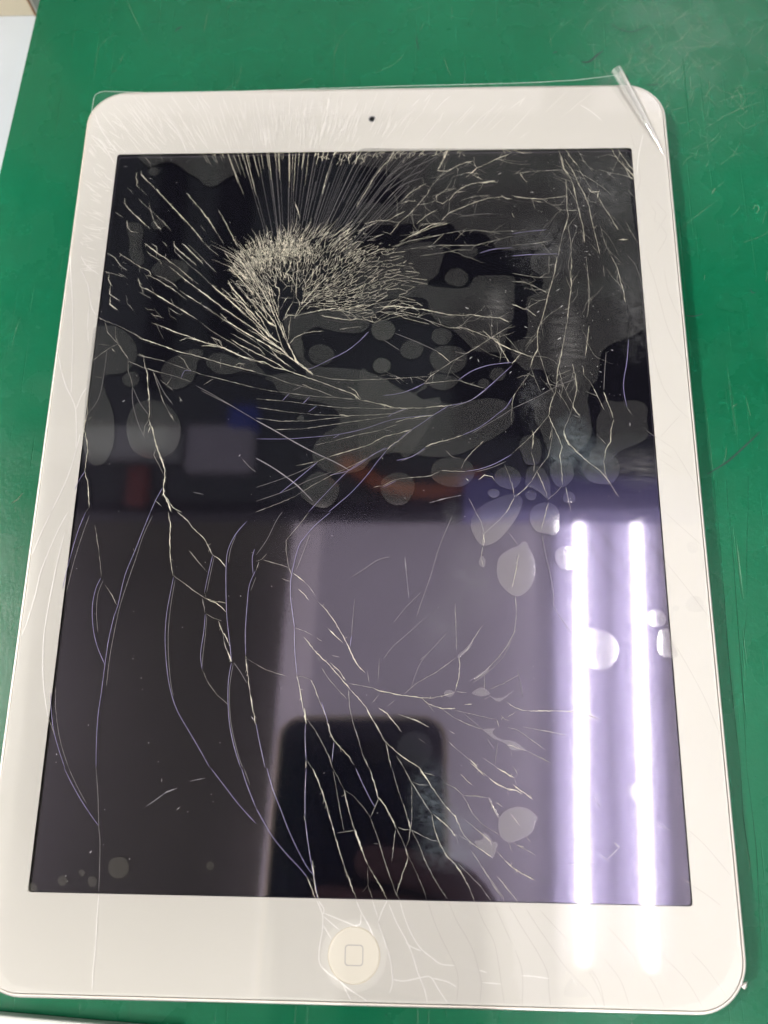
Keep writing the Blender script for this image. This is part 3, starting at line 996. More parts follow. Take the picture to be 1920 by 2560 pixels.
c 1129,7030 1471,7174 1771,7319 2199,7438
t 1385,7422 1728,7419 2157,7439
C 3673,8322 3800,8219 3966,8192
c 3536,9866 3712,9890 3838,9679
c 3711,9864 4010,9755
t 705,6740 1130,6883 1557,6977 1983,7071 2411,7165 2922,7209 3262,7156 3642,7078
t 962,6592 1472,6684 1982,6728 2406,6724 2915,6719 3425,6860 3933,7002
t 1387,6398 1981,6485 2405,6578 2828,6574
v 3037,6475 3419,6593 3922,6637
f 2458,7634 2930,7704 3444,7723
f 419,8899 810,9255 1380,9611 1909,9865
f 379,8643 943,9150 1468,9401 1908,9655
f 382,8439 945,8892 1512,9193
f 472,8235 902,8687 1469,8936
c 136,7535 481,7532 781,7728 974,7826
t 1126,7724 1470,7695
t -380,7441 -168,7639
c -164,7439 222,7535
c -331,7193 9,7388 223,7510
t 1686,8271 1990,8419 2424,8566
t 2550,8159 2940,8306 3372,8326
c 821,8079 1080,8177 1297,8149
c -2144,8165 -2021,7860 -1967,7609
t 357,7186 615,7085
t -67,6895 401,7111
t 620,6692 960,6787
c 5324,9865 5395,9500 5425,9190 5586,8932 5681,8676 5728,8321 5775,7970 5840,7572 5886,7227 5905,6787
c 5499,9863 5699,9496 5859,9236
t 5859,9236 5895,9081 6051,8773 6243,8365 6366,8263
C 5400,9604 5447,9190 5567,8983
c 5482,9499 5682,9135 5831,8674 5985,8318 6091,7916 6149,7420 6209,6979 6302,6398
C 6081,8519 6202,8391 6417,8413
c 6344,8263 6513,7862 6664,7563 6850,7168
C 6374,8414 6342,8213
t 6357,7369 6450,6782 6591,6352
t 5847,9857 6040,9387 6239,9076
c 5914,9467 6083,9387
c 5494,8805 5493,8324 5472,7874 5503,7625 5452,7428 5330,7085
t 5330,7085 5227,6649 5173,6365
t 5471,7378 5530,6840 5528,6361
c 3969,8293 4396,8212 4824,8182 5168,8228 5469,8274
c 4522,8135 4820,8081
t 5029,7979 5414,7999
t 5151,7828 5787,7795
t 4867,8206 5468,8249
c 6802,9843 6993,9425 7191,9165 7407,8856
c 6976,9840 7129,9527 7399,9060
c 7079,9424 7260,8909 7378,8755
t 6414,9125 6752,9018 7175,8910 7425,8805
t 5892,9030 6306,8718 6630,8411
t 6630,8411 6709,8309
t 7076,7410 7183,7115 7365,6725
C 6831,6851 7083,6873
t 7187,8454 7380,8150
t 6070,6737 6263,6446
c 4013,9833 4272,9725 4577,9720
t 4408,9879 4555,9720
t 3989,9005 4512,9100 5466,9138
t 6722,9223 6841,9068
c 4207,9053 4391,8718
t 3925,6710 4474,6753 4983,6845
v 3935,7075 4361,7144 4870,7188
v 3915,6376 4420,6415 5176,6432
t 4524,8185 4597,7834
c 3954,7742 4013,7592
c 5152,6365 5021,5746 4878,5276 4756,4811 4638,4397 4524,4078 4510,3716 4504,3536 4375,3312 4305,3046
c 4505,3581 4560,3401
t 4560,3401 4647,3045 4768,2560 4895,2255
c 5528,6361 5507,5931
c 5478,5932 5487,5506 5426,5085 5334,4439
t 5334,4439 5254,4029
c 5254,4029 5127,3444 5029,3044 4973,2691 4940,2385 4873,2211
c 4875,2255 4785,1995 4733,1694
c 4713,1695 4819,1396 4944,1100 5029,806 4961,598 4986,266 4996,-184
t 4800,1396 4787,1100 4736,806 4647,514
c 4725,1016 4796,1311
t 5924,6358 5949,5644 5947,5221 5899,4711 5846,4482
c 5895,4253 5835,3890 5744,3308
c 5670,3042 5679,2821
t 5679,2821 5847,2601 6021,2166 6159,1822
c 6591,6352 6736,6016 6795,5637 6857,5308 6894,4936
t 6366,6067 6386,5688
c 5395,3153 5457,2778 5480,2428 5429,2210 5359,1995
c 5361,2038 5355,1908 5520,1651
t 5335,1909 5242,1609 5134,1396 5085,1184
C 5089,1269 5136,1016 5226,848
c 5136,1016 5393,681 5689,391 5948,186 6091,2 6196,-181
t 6196,-181 6367,-504
c 6170,2339 6251,2037 6348,1694
C 6317,1822 6363,1608
c 6380,1566 6283,1269 6266,975 6136,766 6059,433 6078,104 6129,-18
v 6903,3840 6821,3215 6707,2687 6685,2338 6735,1907
t 6735,1907 6839,1693
f 6297,3484 6220,2864 6172,2383
c 3836,3561 4076,3448 4395,3312
c 4076,3448 3824,3136
t 4524,4078 4332,3852 4183,3627
c 4332,3852 4391,3784
t 5027,2999 5127,2559 5268,2167 5359,1995
t 4960,2385 5145,2081 5290,1780
f 3788,1867 4394,2169 5006,2516 5494,2712
t 3753,638 4076,931 4360,1226 4733,1694
t 4305,3046 4413,2692 4540,2342
t 4300,2913 4005,2474 3797,2170
c 4283,1269 4318,1142 4266,764
t 4243,680 4311,389 4283,141
c 4381,183 4237,-64
c 4380,142 4503,-186 4606,-510
t 4381,183 4689,597
t 4236,-84 3956,-391 3759,-513
c 3874,4909 4199,4745
c 4137,4745 4281,4744 4499,4535
t 4199,4745 4703,5043
t 4354,5092 4537,4998 4806,5043
t 3900,5849 4314,5751 4645,5701 4999,5722
t 3893,5589 4225,5563 4511,5419 4876,5229
c 4673,5324 4876,5229
t 4922,6367 4898,5794
f 7048,6348 7236,6060 7362,5492 7407,4979
t 5961,1100 6144,891
t 5345,1694 5518,1609
t 4639,-631 4612,-832
c 4618,-671 4552,-908
t 4602,-591 4841,-388 4983,-225
t 5077,-266 5105,-509 5181,-906
t 3732,-106 3779,-513
f 7181,1269 7437,1059
c 4432,-1328 4553,-893
t 4596,-871 4694,-1023
t 2772,-856 2935,-1162 3012,-1465
c 3012,-1465 2965,-1767
c 2971,-1465 3009,-1638 2985,-1810
c 2918,-2066 2976,-2320
t 2964,-1810 2918,-2066
t 3012,-1465 3396,-1116 3612,-853 3768,-544
c 3568,-940 3768,-544
t 3768,-544 4136,-232
c 3851,-1975 3779,-2315 3662,-2819
t 3737,-3046 3745,-3437 3692,-3885 3522,-4208 3274,-4530 2948,-4850 2706,-5046
f 3597,-1419 3837,-1762
f 4427,-1458 4492,-1929 4593,-2478 4654,-2977 4679,-3347 5130,-4032
d 5278,-1021 5690,-1837 6172,-2675 6621,-3208
d 5691,-1062 6142,-1834 6617,-2672 7011,-3368
d 6728,-1058 7018,-1616 7354,-2039
c 3474,-5559 3606,-5646 3762,-5710 3917,-5741
c 3917,-5741 4253,-5737 4544,-5733 4901,-5739 5123,-5747 5320,-5810 5601,-5916
t 3459,-6118 3681,-6169 3898,-6317 4115,-6465 4308,-6612
t 3816,-6102 4126,-6152 4567,-6232 4809,-6272
t 3888,-6639 4148,-6763 4429,-6897
c 3448,-6517 3581,-6537 3756,-6598 3888,-6639
t 3534,-6623 3541,-6772
t 2844,-6782 3214,-7032 3475,-7175 3583,-7237
c 3258,-7052 3431,-7155 3583,-7237
t 3583,-7237 3651,-7173 3631,-7089 3546,-6974
t 3583,-7237 3633,-7383 3598,-7477
c 2576,-6914 2685,-6997 2902,-7205
c 3012,-7246 3163,-7369 3401,-7470
c 3401,-7470 3619,-7508 3769,-7579
t 3401,-7470 3451,-7636
c 3856,-7609 3984,-7690
t 3443,-5900 3693,-5755
t 3030,-5277 3395,-5117 3764,-4911
f 3722,-4776 3782,-5045 3837,-5445
f 2963,-6351 3136,-6607
f 3228,-6456 3150,-6948
t 3072,-5410 2912,-5500
t 5287,-6448 5561,-6615
c 3485,-8021 3590,-8143 3673,-8264
c 3329,-8996 3434,-9094 3622,-9229
t 3622,-9229 3978,-9381
t 3141,-8799 3329,-8996
t 3490,-8612 3680,-8709 3849,-8786 4017,-8884
c 3617,-8670 3766,-8708
t 3192,-9356 3336,-9550 3542,-9762
t 2582,-8809 2771,-9086 2979,-9360 3288,-9786
t 2305,-8491 2584,-8628
t 3425,-8613 3495,-8823
t 3816,-8485 3920,-8604
d 5159,-986 5575,-1733 6055,-2503 6566,-3180
d 5725,-1063 6170,-1847 6642,-2613 6993,-3363
d 4783,-3457 5156,-4119
d 6939,-1570 7281,-1996 7415,-2187
d 6131,-7797 6414,-7940 6709,-8131
s 6709,-8131 7020,-8304
c 5772,-8584 5869,-8678
t 5368,-7562 5490,-7857
t 5384,-8815 5663,-8985
t 5599,-8923 5851,-8695
t 6319,-8814 6613,-8952
t 7161,-9273 7400,-9409
c 3528,-7358 3733,-7522 3973,-7667
c 3478,-9121 3646,-9229 3947,-9382
t 3462,-9690 3593,-9843
f 4834,-8552 5008,-8501 5177,-8546
f 4673,-9067 5015,-9029 5337,-9055
c -2299,5897 -2197,5851 -2090,5693 -2022,5513 -1924,5535
t -2352,5337 -2240,5492 -2022,5502
t -1874,5534 -1864,5781 -1815,5803
t -2022,5513 -2097,5402 -2033,5313 -2026,5157 -2040,5025
t -2422,5138 -2262,5115 -2025,5124
c -1891,5467 -1970,5446 -1966,5135 -1881,5002 -1846,4870
c -1813,5735 -1726,5556 -1737,5333 -1766,5089 -1818,4913
c -2592,6148 -2540,5921 -2589,5696 -2548,5472 -2456,5427 -2435,5205 -2456,5028
t -2479,6306 -2446,6033 -2533,5786 -2540,5517
t -2414,4588 -2435,4807 -2456,5028
c -2175,6258 -2185,6031 -2279,5896 -2349,5695
t -2073,6211 -2044,6007 -2181,5941
t -2010,6143 -1924,6006 -1815,5803
c -2186,5181 -2295,4982
t -2295,4982 -2402,4741
c -2040,5025 -2149,4806 -2272,4500
c -1846,4870 -1997,4499
t -1840,4958 -2079,5003
c -1707,5578 -1558,5846 -1389,6138
c -1818,4913 -1631,5177 -1331,5575
c -1997,4499 -1756,4847 -1510,5110 -1320,5263
c -2725,4503 -2840,4810 -2912,5031
c -2430,4501 -2589,4918 -2708,5295 -2789,5698
c -2603,4808 -2820,5163 -2979,5520
c -3745,6569 -3477,6155 -3255,5814 -3036,5476
c -4029,6571 -3850,6318 -3629,6020 -3369,5702
c -3923,6204 -3659,5862 -3358,5523 -3099,5187
c -3869,5684 -3731,5414 -3496,5167 -3239,4856
t -3745,5638 -3510,5390 -3294,5122 -3018,4811
c -4321,5552 -4063,5305 -3809,5081 -3556,4858 -3303,4615
c -4628,5373 -4459,5249 -4308,5104 -4057,4925 -3929,4803 -3681,4648 -3534,4516 -3287,4340 -3041,4165 -2835,3992 -2632,3862 -2430,3711
c -4320,5539 -4084,5314 -3831,5112 -3596,4867 -3343,4624 -3136,4448 -2968,4273 -2805,4164 -2637,3948
c -4033,5447 -3777,5200 -3563,4977 -3310,4734 -3099,4492 -2849,4251 -2683,4077
c -3745,5322 -3531,5088 -3317,4844 -3106,4623 -2896,4382
c -4008,4793 -3888,4781 -3701,4648 -3493,4494 -3267,4340 -3041,4165 -2793,3949 -2590,3797 -2369,3668
c -4029,4672 -3892,4540 -3784,4408 -3557,4255 -3312,4102 -3067,3950 -2824,3798 -2582,3648 -2342,3519 -2142,3391
c -3972,4409 -3887,4474 -3681,4342 -3434,4167 -3270,4059 -3027,3928
c -3682,4061 -3499,3952 -3296,3843 -3094,3735 -2871,3585 -2725,3414
c -3671,3888 -3465,3737 -3244,3629 -3022,3500 -2762,3372 -2562,3265 -2343,3138 -2143,2990
t -4597,4962 -4346,4806 -4053,4584 -3761,4365 -3511,4146 -3266,3994 -2981,3799 -2735,3584 -2492,3413 -2271,3243 -2011,3053 -1851,2926
c -2558,3562 -2413,3371 -2190,3180 -2011,3074
c -3238,4188 -2995,4057 -2750,3862 -2508,3711 -2306,3583 -2123,3391
c -3403,4954 -3187,4645 -2973,4360 -2765,4143 -2598,3948 -2436,3840 -2316,3775
c -3073,4732 -2882,4490 -2728,4186 -2600,3991 -2395,3797
c -3381,5242 -3125,4952 -2869,4621 -2658,4359 -2496,4249
C -2701,4424 -2579,4337 -2486,4260
c -2906,4929 -2692,4620 -2565,4445 -2477,4271 -2405,4011 -2315,3753 -2249,3604 -2123,3391
c -2676,5460 -2598,5104 -2487,4860 -2427,4641
c -2832,5394 -2693,5016 -2598,4707 -2466,4445 -2314,4140 -2225,3924 -2141,3795
c -2474,4597 -2387,4422 -2315,4162 -2208,3967
t -3528,5690 -3268,5353 -3050,5018 -2877,4753
t -3746,5647 -3513,5444 -3297,5175 -3044,4908
c -3886,5648 -3753,5445 -3495,5154 -3322,4932
c -3240,5553 -3023,5240 -2808,4950 -2636,4686
c -3085,5642 -2908,5328 -2733,5016
t -4341,5561 -4154,5471
t -4555,4412 -4261,4172 -3930,3954 -3604,3759 -3317,3544 -3032,3330
t -3697,4736 -3701,4648
t -3812,4825 -3796,4736
t -3353,4449 -3329,4384
t -2894,4709 -2842,4841
t -3103,4557 -3063,4732
t -2547,4098 -2600,3991
t -3437,5176 -3487,5021
t -3298,5353 -3313,5108
t -3142,5240 -3149,5019
t -3967,5357 -3979,5246
t -3691,4956 -3692,4824
t -2950,4644 -3003,4535
c -4462,3698 -4286,3708 -4048,3675 -3850,3631 -3707,3545 -3547,3481 -3386,3395 -3187,3331 -2989,3267 -2810,3182 -2673,3160
C -3547,3481 -3386,3395
t -4225,3955 -4083,3890 -3962,3846 -3892,3674
t -4103,3890 -4012,3718
t -3841,3503 -3815,3556 -3747,3556
"""
BEZEL_CRACKS = """
b -8212,11292 -7993,10769 -7719,10359 -7403,9952
b -8242,10529 -7991,10336 -7728,10011 -7449,9529
b -5359,9895 -5691,10623 -6053,11118
b -8376,6486 -8267,5753 -8126,4938 -8006,3999 -7883,2722 -7855,2320
b -8046,6091 -7767,5556 -7610,4935 -7450,4650
b -8069,6483 -7882,6187 -7501,5892
b -7632,4183 -7669,4888
b -7610,4183 -7560,3813
b -8323,3403 -8183,2948 -8002,2498 -7819,2186 -7673,1834 -7570,1137 -7545,751
b -7439,2497 -7559,2275 -7673,1834
b -7473,1181 -7515,837 -7632,116 -7803,-469 -7982,-959
b -7982,-959 -8153,-1488 -8331,-2089
b -7543,-957 -7756,-1486 -8029,-2443 -8103,-3068 -8210,-3721 -8313,-4100
b -7558,-1485 -7657,-2283 -7729,-3258 -7757,-4095 -7688,-4839 -7590,-5386 -7414,-6031
b -5763,-9871 -5749,-10313 -5718,-10903 -5718,-11363 -5695,-11815
b -850,-9900 -720,-10179 -709,-10489 -763,-10888 -736,-11161 -545,-11337 -306,-11482
b -815,-9900 -689,-10069 -719,-10195
b -719,-10195 -335,-10481
b -687,-10147 -307,-10279 71,-10411
b 25,-9883 132,-10099 308,-10375 414,-10588
b 133,-10131 121,-10348 2,-10381
b 709,-9869 609,-10059 511,-10309
b 384,-9876 509,-10216
b 511,-10309 651,-10644 791,-11036 846,-11456 782,-11695
b -713,-10365 -499,-10669
b -306,-11482 -101,-11626 303,-11854
b -220,-11569 -46,-11847
b 744,-9931 918,-10300 1124,-10634 1260,-10905 1395,-11294 1529,-11589 1595,-11838
b 999,-9895 1087,-10173 1224,-10479 1427,-10780 1696,-10986 1896,-11103 2196,-11126
b 1124,-10695 1259,-10784 1461,-10855
d 1612,-9883 1731,-10222 1898,-10587 2064,-10888 2228,-11215 2259,-11483 2222,-11824
d 2072,-9873 2238,-10242 2436,-10545 2599,-10846 2694,-11175 2756,-11442 2716,-11827
d 2682,-9892 2811,-10230 3038,-10624 3129,-11045 3185,-11462 3241,-11844
d 3071,-9885 3247,-10283 3434,-10676
d 3392,-9909 3453,-10032
b 863,-11425 1096,-11450 1429,-11383 1662,-11362 1827,-11582 2024,-11843
b 1695,-11377 2027,-11444 2225,-11543
b 2710,-11204 2875,-11246
b 2789,-11441 3185,-11462
d 3453,-10001 3614,-10275 3837,-10607 4026,-10905 4179,-11231 4197,-11586 4219,-11850
d 3758,-9964 3981,-10298 4267,-10689 4517,-11044 4799,-11336 5079,-11625 5198,-11841
d 4060,-9989 4382,-10321 4700,-10649 4916,-10976 5161,-11328 5306,-11649 5359,-11852
d 3498,-10796 3621,-11124 3643,-11451 3614,-11864
b 3615,-11289 3879,-11297 4207,-11335
d 5517,-10297 5859,-10654 6163,-11038 6432,-11388 6626,-11822
d 4919,-10916 5257,-11355 5361,-11823
d 5382,-10906 5718,-11315 5882,-11811
d 6481,-10731 6821,-10993 7151,-11342 7432,-11832
d 7268,-10744 7596,-11095 7939,-11588
d 7399,-9425 7700,-9606 7980,-9817
d 7413,-8281 7759,-8597 8271,-9221
d 7415,-2187 7846,-2794 8314,-3500
d 7443,-4133 7752,-4743 8078,-5483 8309,-6207
d 7479,-897 7861,-1291 8309,-1738
d 7546,6343 7731,5489 7841,4792 7953,4152 8147,3566 8313,3166
d 7990,5911 8044,5300 8199,4698 8302,4468
d 7452,4473 7480,3748 7554,3124 7702,2467 7940,1992 8153,1735 8297,1586
d 7496,1059 8114,1735
d 7457,1059 7840,767
d 7454,767 7782,519
d 7435,518 7905,149
d 7805,809 8037,354 8294,-216
b 6009,11341 6307,11120 6596,10794
d 7789,7946 7897,7697 7836,7451 7997,7351 7894,7108
d 7927,8094 8077,7843 8188,7644 8035,7302 8138,7008 8032,6718 7843,6432
d 7397,10305 7459,9937 7574,9727
d 7393,8351 7546,8702 7549,9366
d 7524,8399 7453,8602
b 7744,10299 7563,9572 7478,8957
b 1151,11373 1375,11642
b 1510,11530 1691,11801
b 1824,11199 2140,11628
b 1960,11413 2276,11735
d 3072,10988 3337,10876
d -2751,11608 -2734,11443
"""
BUBBLES = """
-6725,9792 -6586,9526 -6348,9391 -6079,9519 -5800,9548 -5504,9379 -5264,9180 -5030,9046 -4881,8914 -4729,8751 -4504,8715 -4317,8810 -4133,8969 -3919,9096 -3708,9289 -3778,9519 -3957,9686 -4185,9742 -5085,9755 -5931,9767
-6418,9228 -6345,9358 -6176,9356 -6097,9224 -6181,9094 -6321,9096
-6863,7502 -6729,7544 -6504,7498 -6373,7277 -6376,7028 -6374,6718 -6280,6410 -6273,6227 -6431,6179 -6611,6352 -6717,6598 -6738,6969 -6841,7282
-6170,7463 -6102,7619 -5909,7617 -5785,7459 -5856,7334 -6046,7305
-6033,5981 -5920,6224 -5686,6331 -5361,6328 -5111,6247 -4996,6034 -5076,5823 -5255,5704 -5407,5603 -5626,5646 -5855,5799
-7437,4239 -7204,4296 -6938,4294 -6605,4147 -6370,3915 -6210,3627 -6203,3285 -6335,3031 -6555,2891 -6892,2863 -7036,2751 -6983,2500 -6811,2111 -6673,1781 -6598,1455 -6552,1023 -6604,649 -6773,337 -7077,336 -7328,755 -7403,1184 -7452,2278 -7455,3689
-6515,2750 -6376,2918 -6167,2918 -6060,2777 -6082,2581 -6230,2498 -6417,2554
-6260,1509 -6170,1891 -5931,2083 -5624,2110 -5308,2027 -5031,1780 -4850,1454 -4825,1024 -4940,704 -5176,519 -5475,481 -5784,544 -6057,756 -6222,1131
-5493,2944 -5361,3226 -5065,3423 -4815,3564 -4504,3592 -4389,3449 -4528,3223 -4554,2885 -4640,2662 -4833,2495 -5136,2413 -5354,2552
-4294,3222 -4128,3448 -3816,3458 -3548,3333 -3287,3303 -3082,3331 -2913,3105 -2695,2880 -2846,2825 -3165,2993 -3519,2882 -3879,2855 -4148,2996
-1561,3439 -1491,3637 -1236,3721 -973,3606 -874,3408 -986,3183 -1214,3111 -1449,3213
98,4172 198,4373 431,4429 665,4341 730,4140 619,3912 414,3828 206,3942
154,3095 268,3291 421,3319 602,3206 604,3010 453,2872 249,2917
-1791,1588 -1694,1680 -1604,1588 -1686,1497
107,4172 207,4373 466,4412 700,4284 729,4054 576,3855 319,3839 152,3971
1718,3992 1811,4152 2017,4179 2222,4076 2246,3905 2117,3724 1912,3696 1748,3822
888,3542 963,3740 1168,3836 1425,3766 1492,3568 1375,3343 1145,3288 941,3373
1666,3342 1783,3567 2065,3662 2422,3621 2634,3423 2620,3144 2440,2922 2136,2851 1833,2951 1696,3146
162,3095 251,3274 455,3307 626,3178 613,2983 436,2872 232,2917
3231,2837 3325,2986 3528,3018 3660,2863 3570,2687 3368,2643 3244,2726
2925,2590 3017,2699 3193,2671 3205,2534 3063,2447 2938,2491
2078,5737 2210,5944 2447,6002 2655,5851 2705,5643 2546,5437 2285,5469 2103,5588
2464,6574 2640,6725 2878,6692 2991,6509 2872,6329 2661,6301 2504,6423
1655,2730 1858,2840 2161,2812 2412,2690 2310,2509 2057,2383 1806,2427 1629,2565
4121,5573 4218,5661 4371,5601 4342,5483 4186,5472
4369,1881 4428,2151 4659,2340 4916,2530 4682,2916 4383,2972 4181,2945 3888,3251 3796,3587 3903,3784 4160,3868 4271,4151 4274,4552 4245,4899 4355,5131 4618,5246 4733,5539 4638,5776 4436,5956 4392,6195 4531,6434 4931,6612 5273,7217 5524,8082 6232,9343 7273,9586 7251,8061 7362,6229 7382,5053 7375,4249 7157,4023 6741,3828 6378,3661 6162,3410 6089,3022 5993,2637 5835,2474 5740,2095 5788,1612 5790,1188 5627,873 5324,664 5023,456 4736,559 4516,1188 4380,1506
6185,2094 6527,2040 6826,2093 7118,2039 7254,1878 7206,1558 7228,1188 7092,979 6741,822 6441,665 6132,359 5793,359 5713,664 5898,925 5930,1505 6071,1825
3941,871 4070,1082 4318,1135 4482,924 4485,611 4388,356 4096,356 4006,610
1975,6156 2056,6517 1871,6762 1499,6827 808,6651 68,6293 -246,6055 -221,4927 300,5041 822,5096 1344,5122 1605,5003 1657,4683 1863,4393 2120,4276 2375,4046 2678,3704 2879,3506 3285,3477 3641,3475 3678,3926 3871,4439 3932,4785 3947,5309 3983,5663 3804,5753 3334,5769 2915,5730 2728,5436 2389,5379 1762,5443 1605,5562 1868,5798
-176,2873 131,2817 438,2733 694,2567 948,2401 1252,2319 1503,2538 1604,2565 1554,2428 1352,2319 1353,2209 1554,2100 1955,2045 2255,1991 2656,2072 3157,2152 3555,2098 3798,1881 3840,1613 3684,1346 3333,1081 2935,871 2538,660 2046,545 1554,555 962,658 369,658 -122,448
955,8390 897,8773 566,9100 13,9301 -319,9371 -331,9895 777,9911 2983,9878 5171,9844 7286,9780 6234,9375 5527,8145 5276,7279 4826,6613 4246,6558 3562,6564 3358,6870 3150,7086 2726,7152 2406,7186 2301,7372 2034,7437 1498,7443 532,7391 -278,7524 -291,8089 252,8082 687,8014
-2279,4428 -2186,4617 -1712,4690 -693,4759 -13,4717 221,4905 661,5036 326,4715 59,4491 31,4228 -235,4062 -741,4083 -1081,4159 -1388,4236 -1686,4050 -1779,3864 -1665,3531 -1726,3388 -1894,3388 -2082,3829
-2055,3789 -1747,3879 -1732,3515 -1554,3198 -1220,3062 -317,2993 176,2858 544,2680 750,2437 1155,2348 1236,2261 1518,2129 1959,2064 1164,592 848,655 493,592 140,424 -53,194 -563,81 -959,130 -1243,338 -1352,589 -1265,927 -1034,1182 -759,1354 -665,1568 -773,1828 -1062,2002 -1470,2090 -1962,2178 -2296,2354 -2473,2620 -2686,2754 -2117,2886 -1580,2796
-1775,1612 -1697,1685 -1605,1612 -1689,1504
-1607,-470 -1467,-37 -1117,130 -835,-35 -631,-282 -700,-609 -928,-813 -1202,-794 -1442,-653
420,-320 463,-73 657,71 892,113 1167,11 1278,-236 1209,-522 1016,-725 745,-734 509,-565
1688,136 1794,385 2070,510 2423,519 2695,366 2797,138 2688,-109 2414,-265 2026,-233 1754,-70
3110,-414 3228,-312 3382,-352 3378,-494 3242,-547
3295,-10 3363,170 3558,283 3770,261 3943,81 3928,-143 3753,-322 3501,-278 3334,-167
4066,-53 4130,217 4324,307 4533,218 4669,-96 4676,-452 4628,-585 4425,-409 4219,-276 4073,-232
4699,128 4751,353 5012,490 5220,399 5292,129 5241,-50 5042,-251 4853,-230 4734,-51
5486,220 5606,491 5868,627 6250,628 6426,402 6422,132 6246,-137 5991,-182 5660,-94
2680,-1337 2727,-1032 2942,-767 3282,-589 3665,-455 3917,-499 3974,-675 3860,-983 3598,-1376 3299,-1679 3006,-1788 2842,-1682
4142,-1069 4222,-806 4457,-674 4708,-695 4867,-891 4862,-1196 4800,-1478 4551,-1470 4304,-1415 4177,-1243
3291,-2402 3373,-2063 3626,-1870 3836,-1783 3922,-1684 4046,-1697 4103,-1846 4218,-2101 4240,-2396 4155,-2732 3963,-2962 3757,-3046 3556,-2944 3358,-2717
4725,-2076 4782,-1885 4951,-1798 5155,-1840 5260,-2052 5217,-2263 5006,-2383 4806,-2287
5132,-4232 5193,-3971 5420,-3836 5700,-3834 5973,-3944 6125,-4183 6078,-4501 5846,-4740 5568,-4762 5299,-4628 5170,-4431
6839,-3532 6971,-3369 7171,-3359 7298,-3528 7224,-3711 7022,-3753 6888,-3674
7030,-4174 7114,-3853 7258,-3791 7352,-3851 7376,-4051 7475,-4288 7482,-4447 7283,-4480 7091,-4411
4045,-454 4154,-343 4320,-409 4292,-586 4124,-595
4988,-517 5100,-362 5264,-450 5276,-627 5127,-680 5004,-628
2854,-2194 2939,-2045 3020,-2150 2996,-2320 2914,-2321
3116,-457 3225,-323 3393,-367 3390,-501 3241,-545
2644,-5348 2758,-5258 2895,-5223 3029,-5299 3050,-5377 2891,-5423 2733,-5403
1986,-5389 2032,-5311 2146,-5287 2236,-5342 2167,-5432 2054,-5444
2877,-6180 3012,-6156 3168,-6150 3111,-6220 3143,-6295 3318,-6390 3518,-6413 3672,-6471 3780,-6555 3888,-6639 3755,-6630 3600,-6633 3491,-6591 3427,-6506 3229,-6412 3119,-6371 2987,-6265
3050,-5399 3161,-5453 3252,-5452 3387,-5428 3640,-5270 3363,-5495 3249,-5540 3138,-5475
2313,-4486 2452,-4359 2568,-4243 2697,-4104 2613,-4311 2428,-4473 2358,-4542
2557,-5104 2764,-4945 2925,-4842 3063,-4739 3016,-4852 2900,-4943 2717,-5012
3199,-8149 3312,-7983 3488,-7888 3685,-7853 3879,-7902 4006,-7992 4089,-8093 4043,-8176 3949,-8381 3816,-8485 3577,-8590 3404,-8613 3255,-8515 3204,-8394
2650,-8606 2823,-8563 2869,-8420 2996,-8519 3060,-8599 3167,-8628 3142,-8759 3052,-8951 2946,-8883 2776,-8766
2971,-7658 3046,-7698 3098,-7842 3223,-8087 3158,-8068 3075,-7884
-5595,-9307 -5575,-9161 -5424,-9084 -5244,-9106 -5138,-9250 -5143,-9411 -5256,-9510 -5432,-9513 -5546,-9435
-6721,-9602 -6686,-9512 -6581,-9503 -6510,-9592 -6541,-9685 -6645,-9697
-6035,-9605 -5997,-9511 -5892,-9503 -5821,-9595 -5859,-9698 -5975,-9703
-6268,-9426 -6226,-9361 -6143,-9372 -6126,-9462 -6193,-9496
-7387,-9839 -7399,-9696 -7304,-9662 -7192,-9708 -7160,-9819 -7209,-9845
-3377,-9224 -3337,-9146 -3249,-9144 -3198,-9220 -3238,-9305 -3325,-9306
6134,-7500 6176,-7383 6317,-7348 6487,-7395 6504,-7544 6417,-7661 6278,-7663 6178,-7615
6508,-10806 6547,-10730 6646,-10722 6705,-10802 6648,-10902 6551,-10895
4506,-11638 4670,-11294 4766,-11337 5013,-11641
7934,-1759 8017,-1662 8165,-1680 8210,-1797 8142,-1932 7994,-1933
7475,-3285 7553,-3228 7628,-3291 7578,-3366 7488,-3359
7793,-3208 7899,-3038 8085,-2999 8217,-3167 8181,-3353 7977,-3392 7836,-3338
"""

def parse(txt, styled=True):
    out = []
    for ln in txt.strip().splitlines():
        tk = ln.split(); st = tk.pop(0) if styled else ''
        out.append((st, [tuple(float(c) / 100 for c in t.split(',')) for t in tk]))
    return out

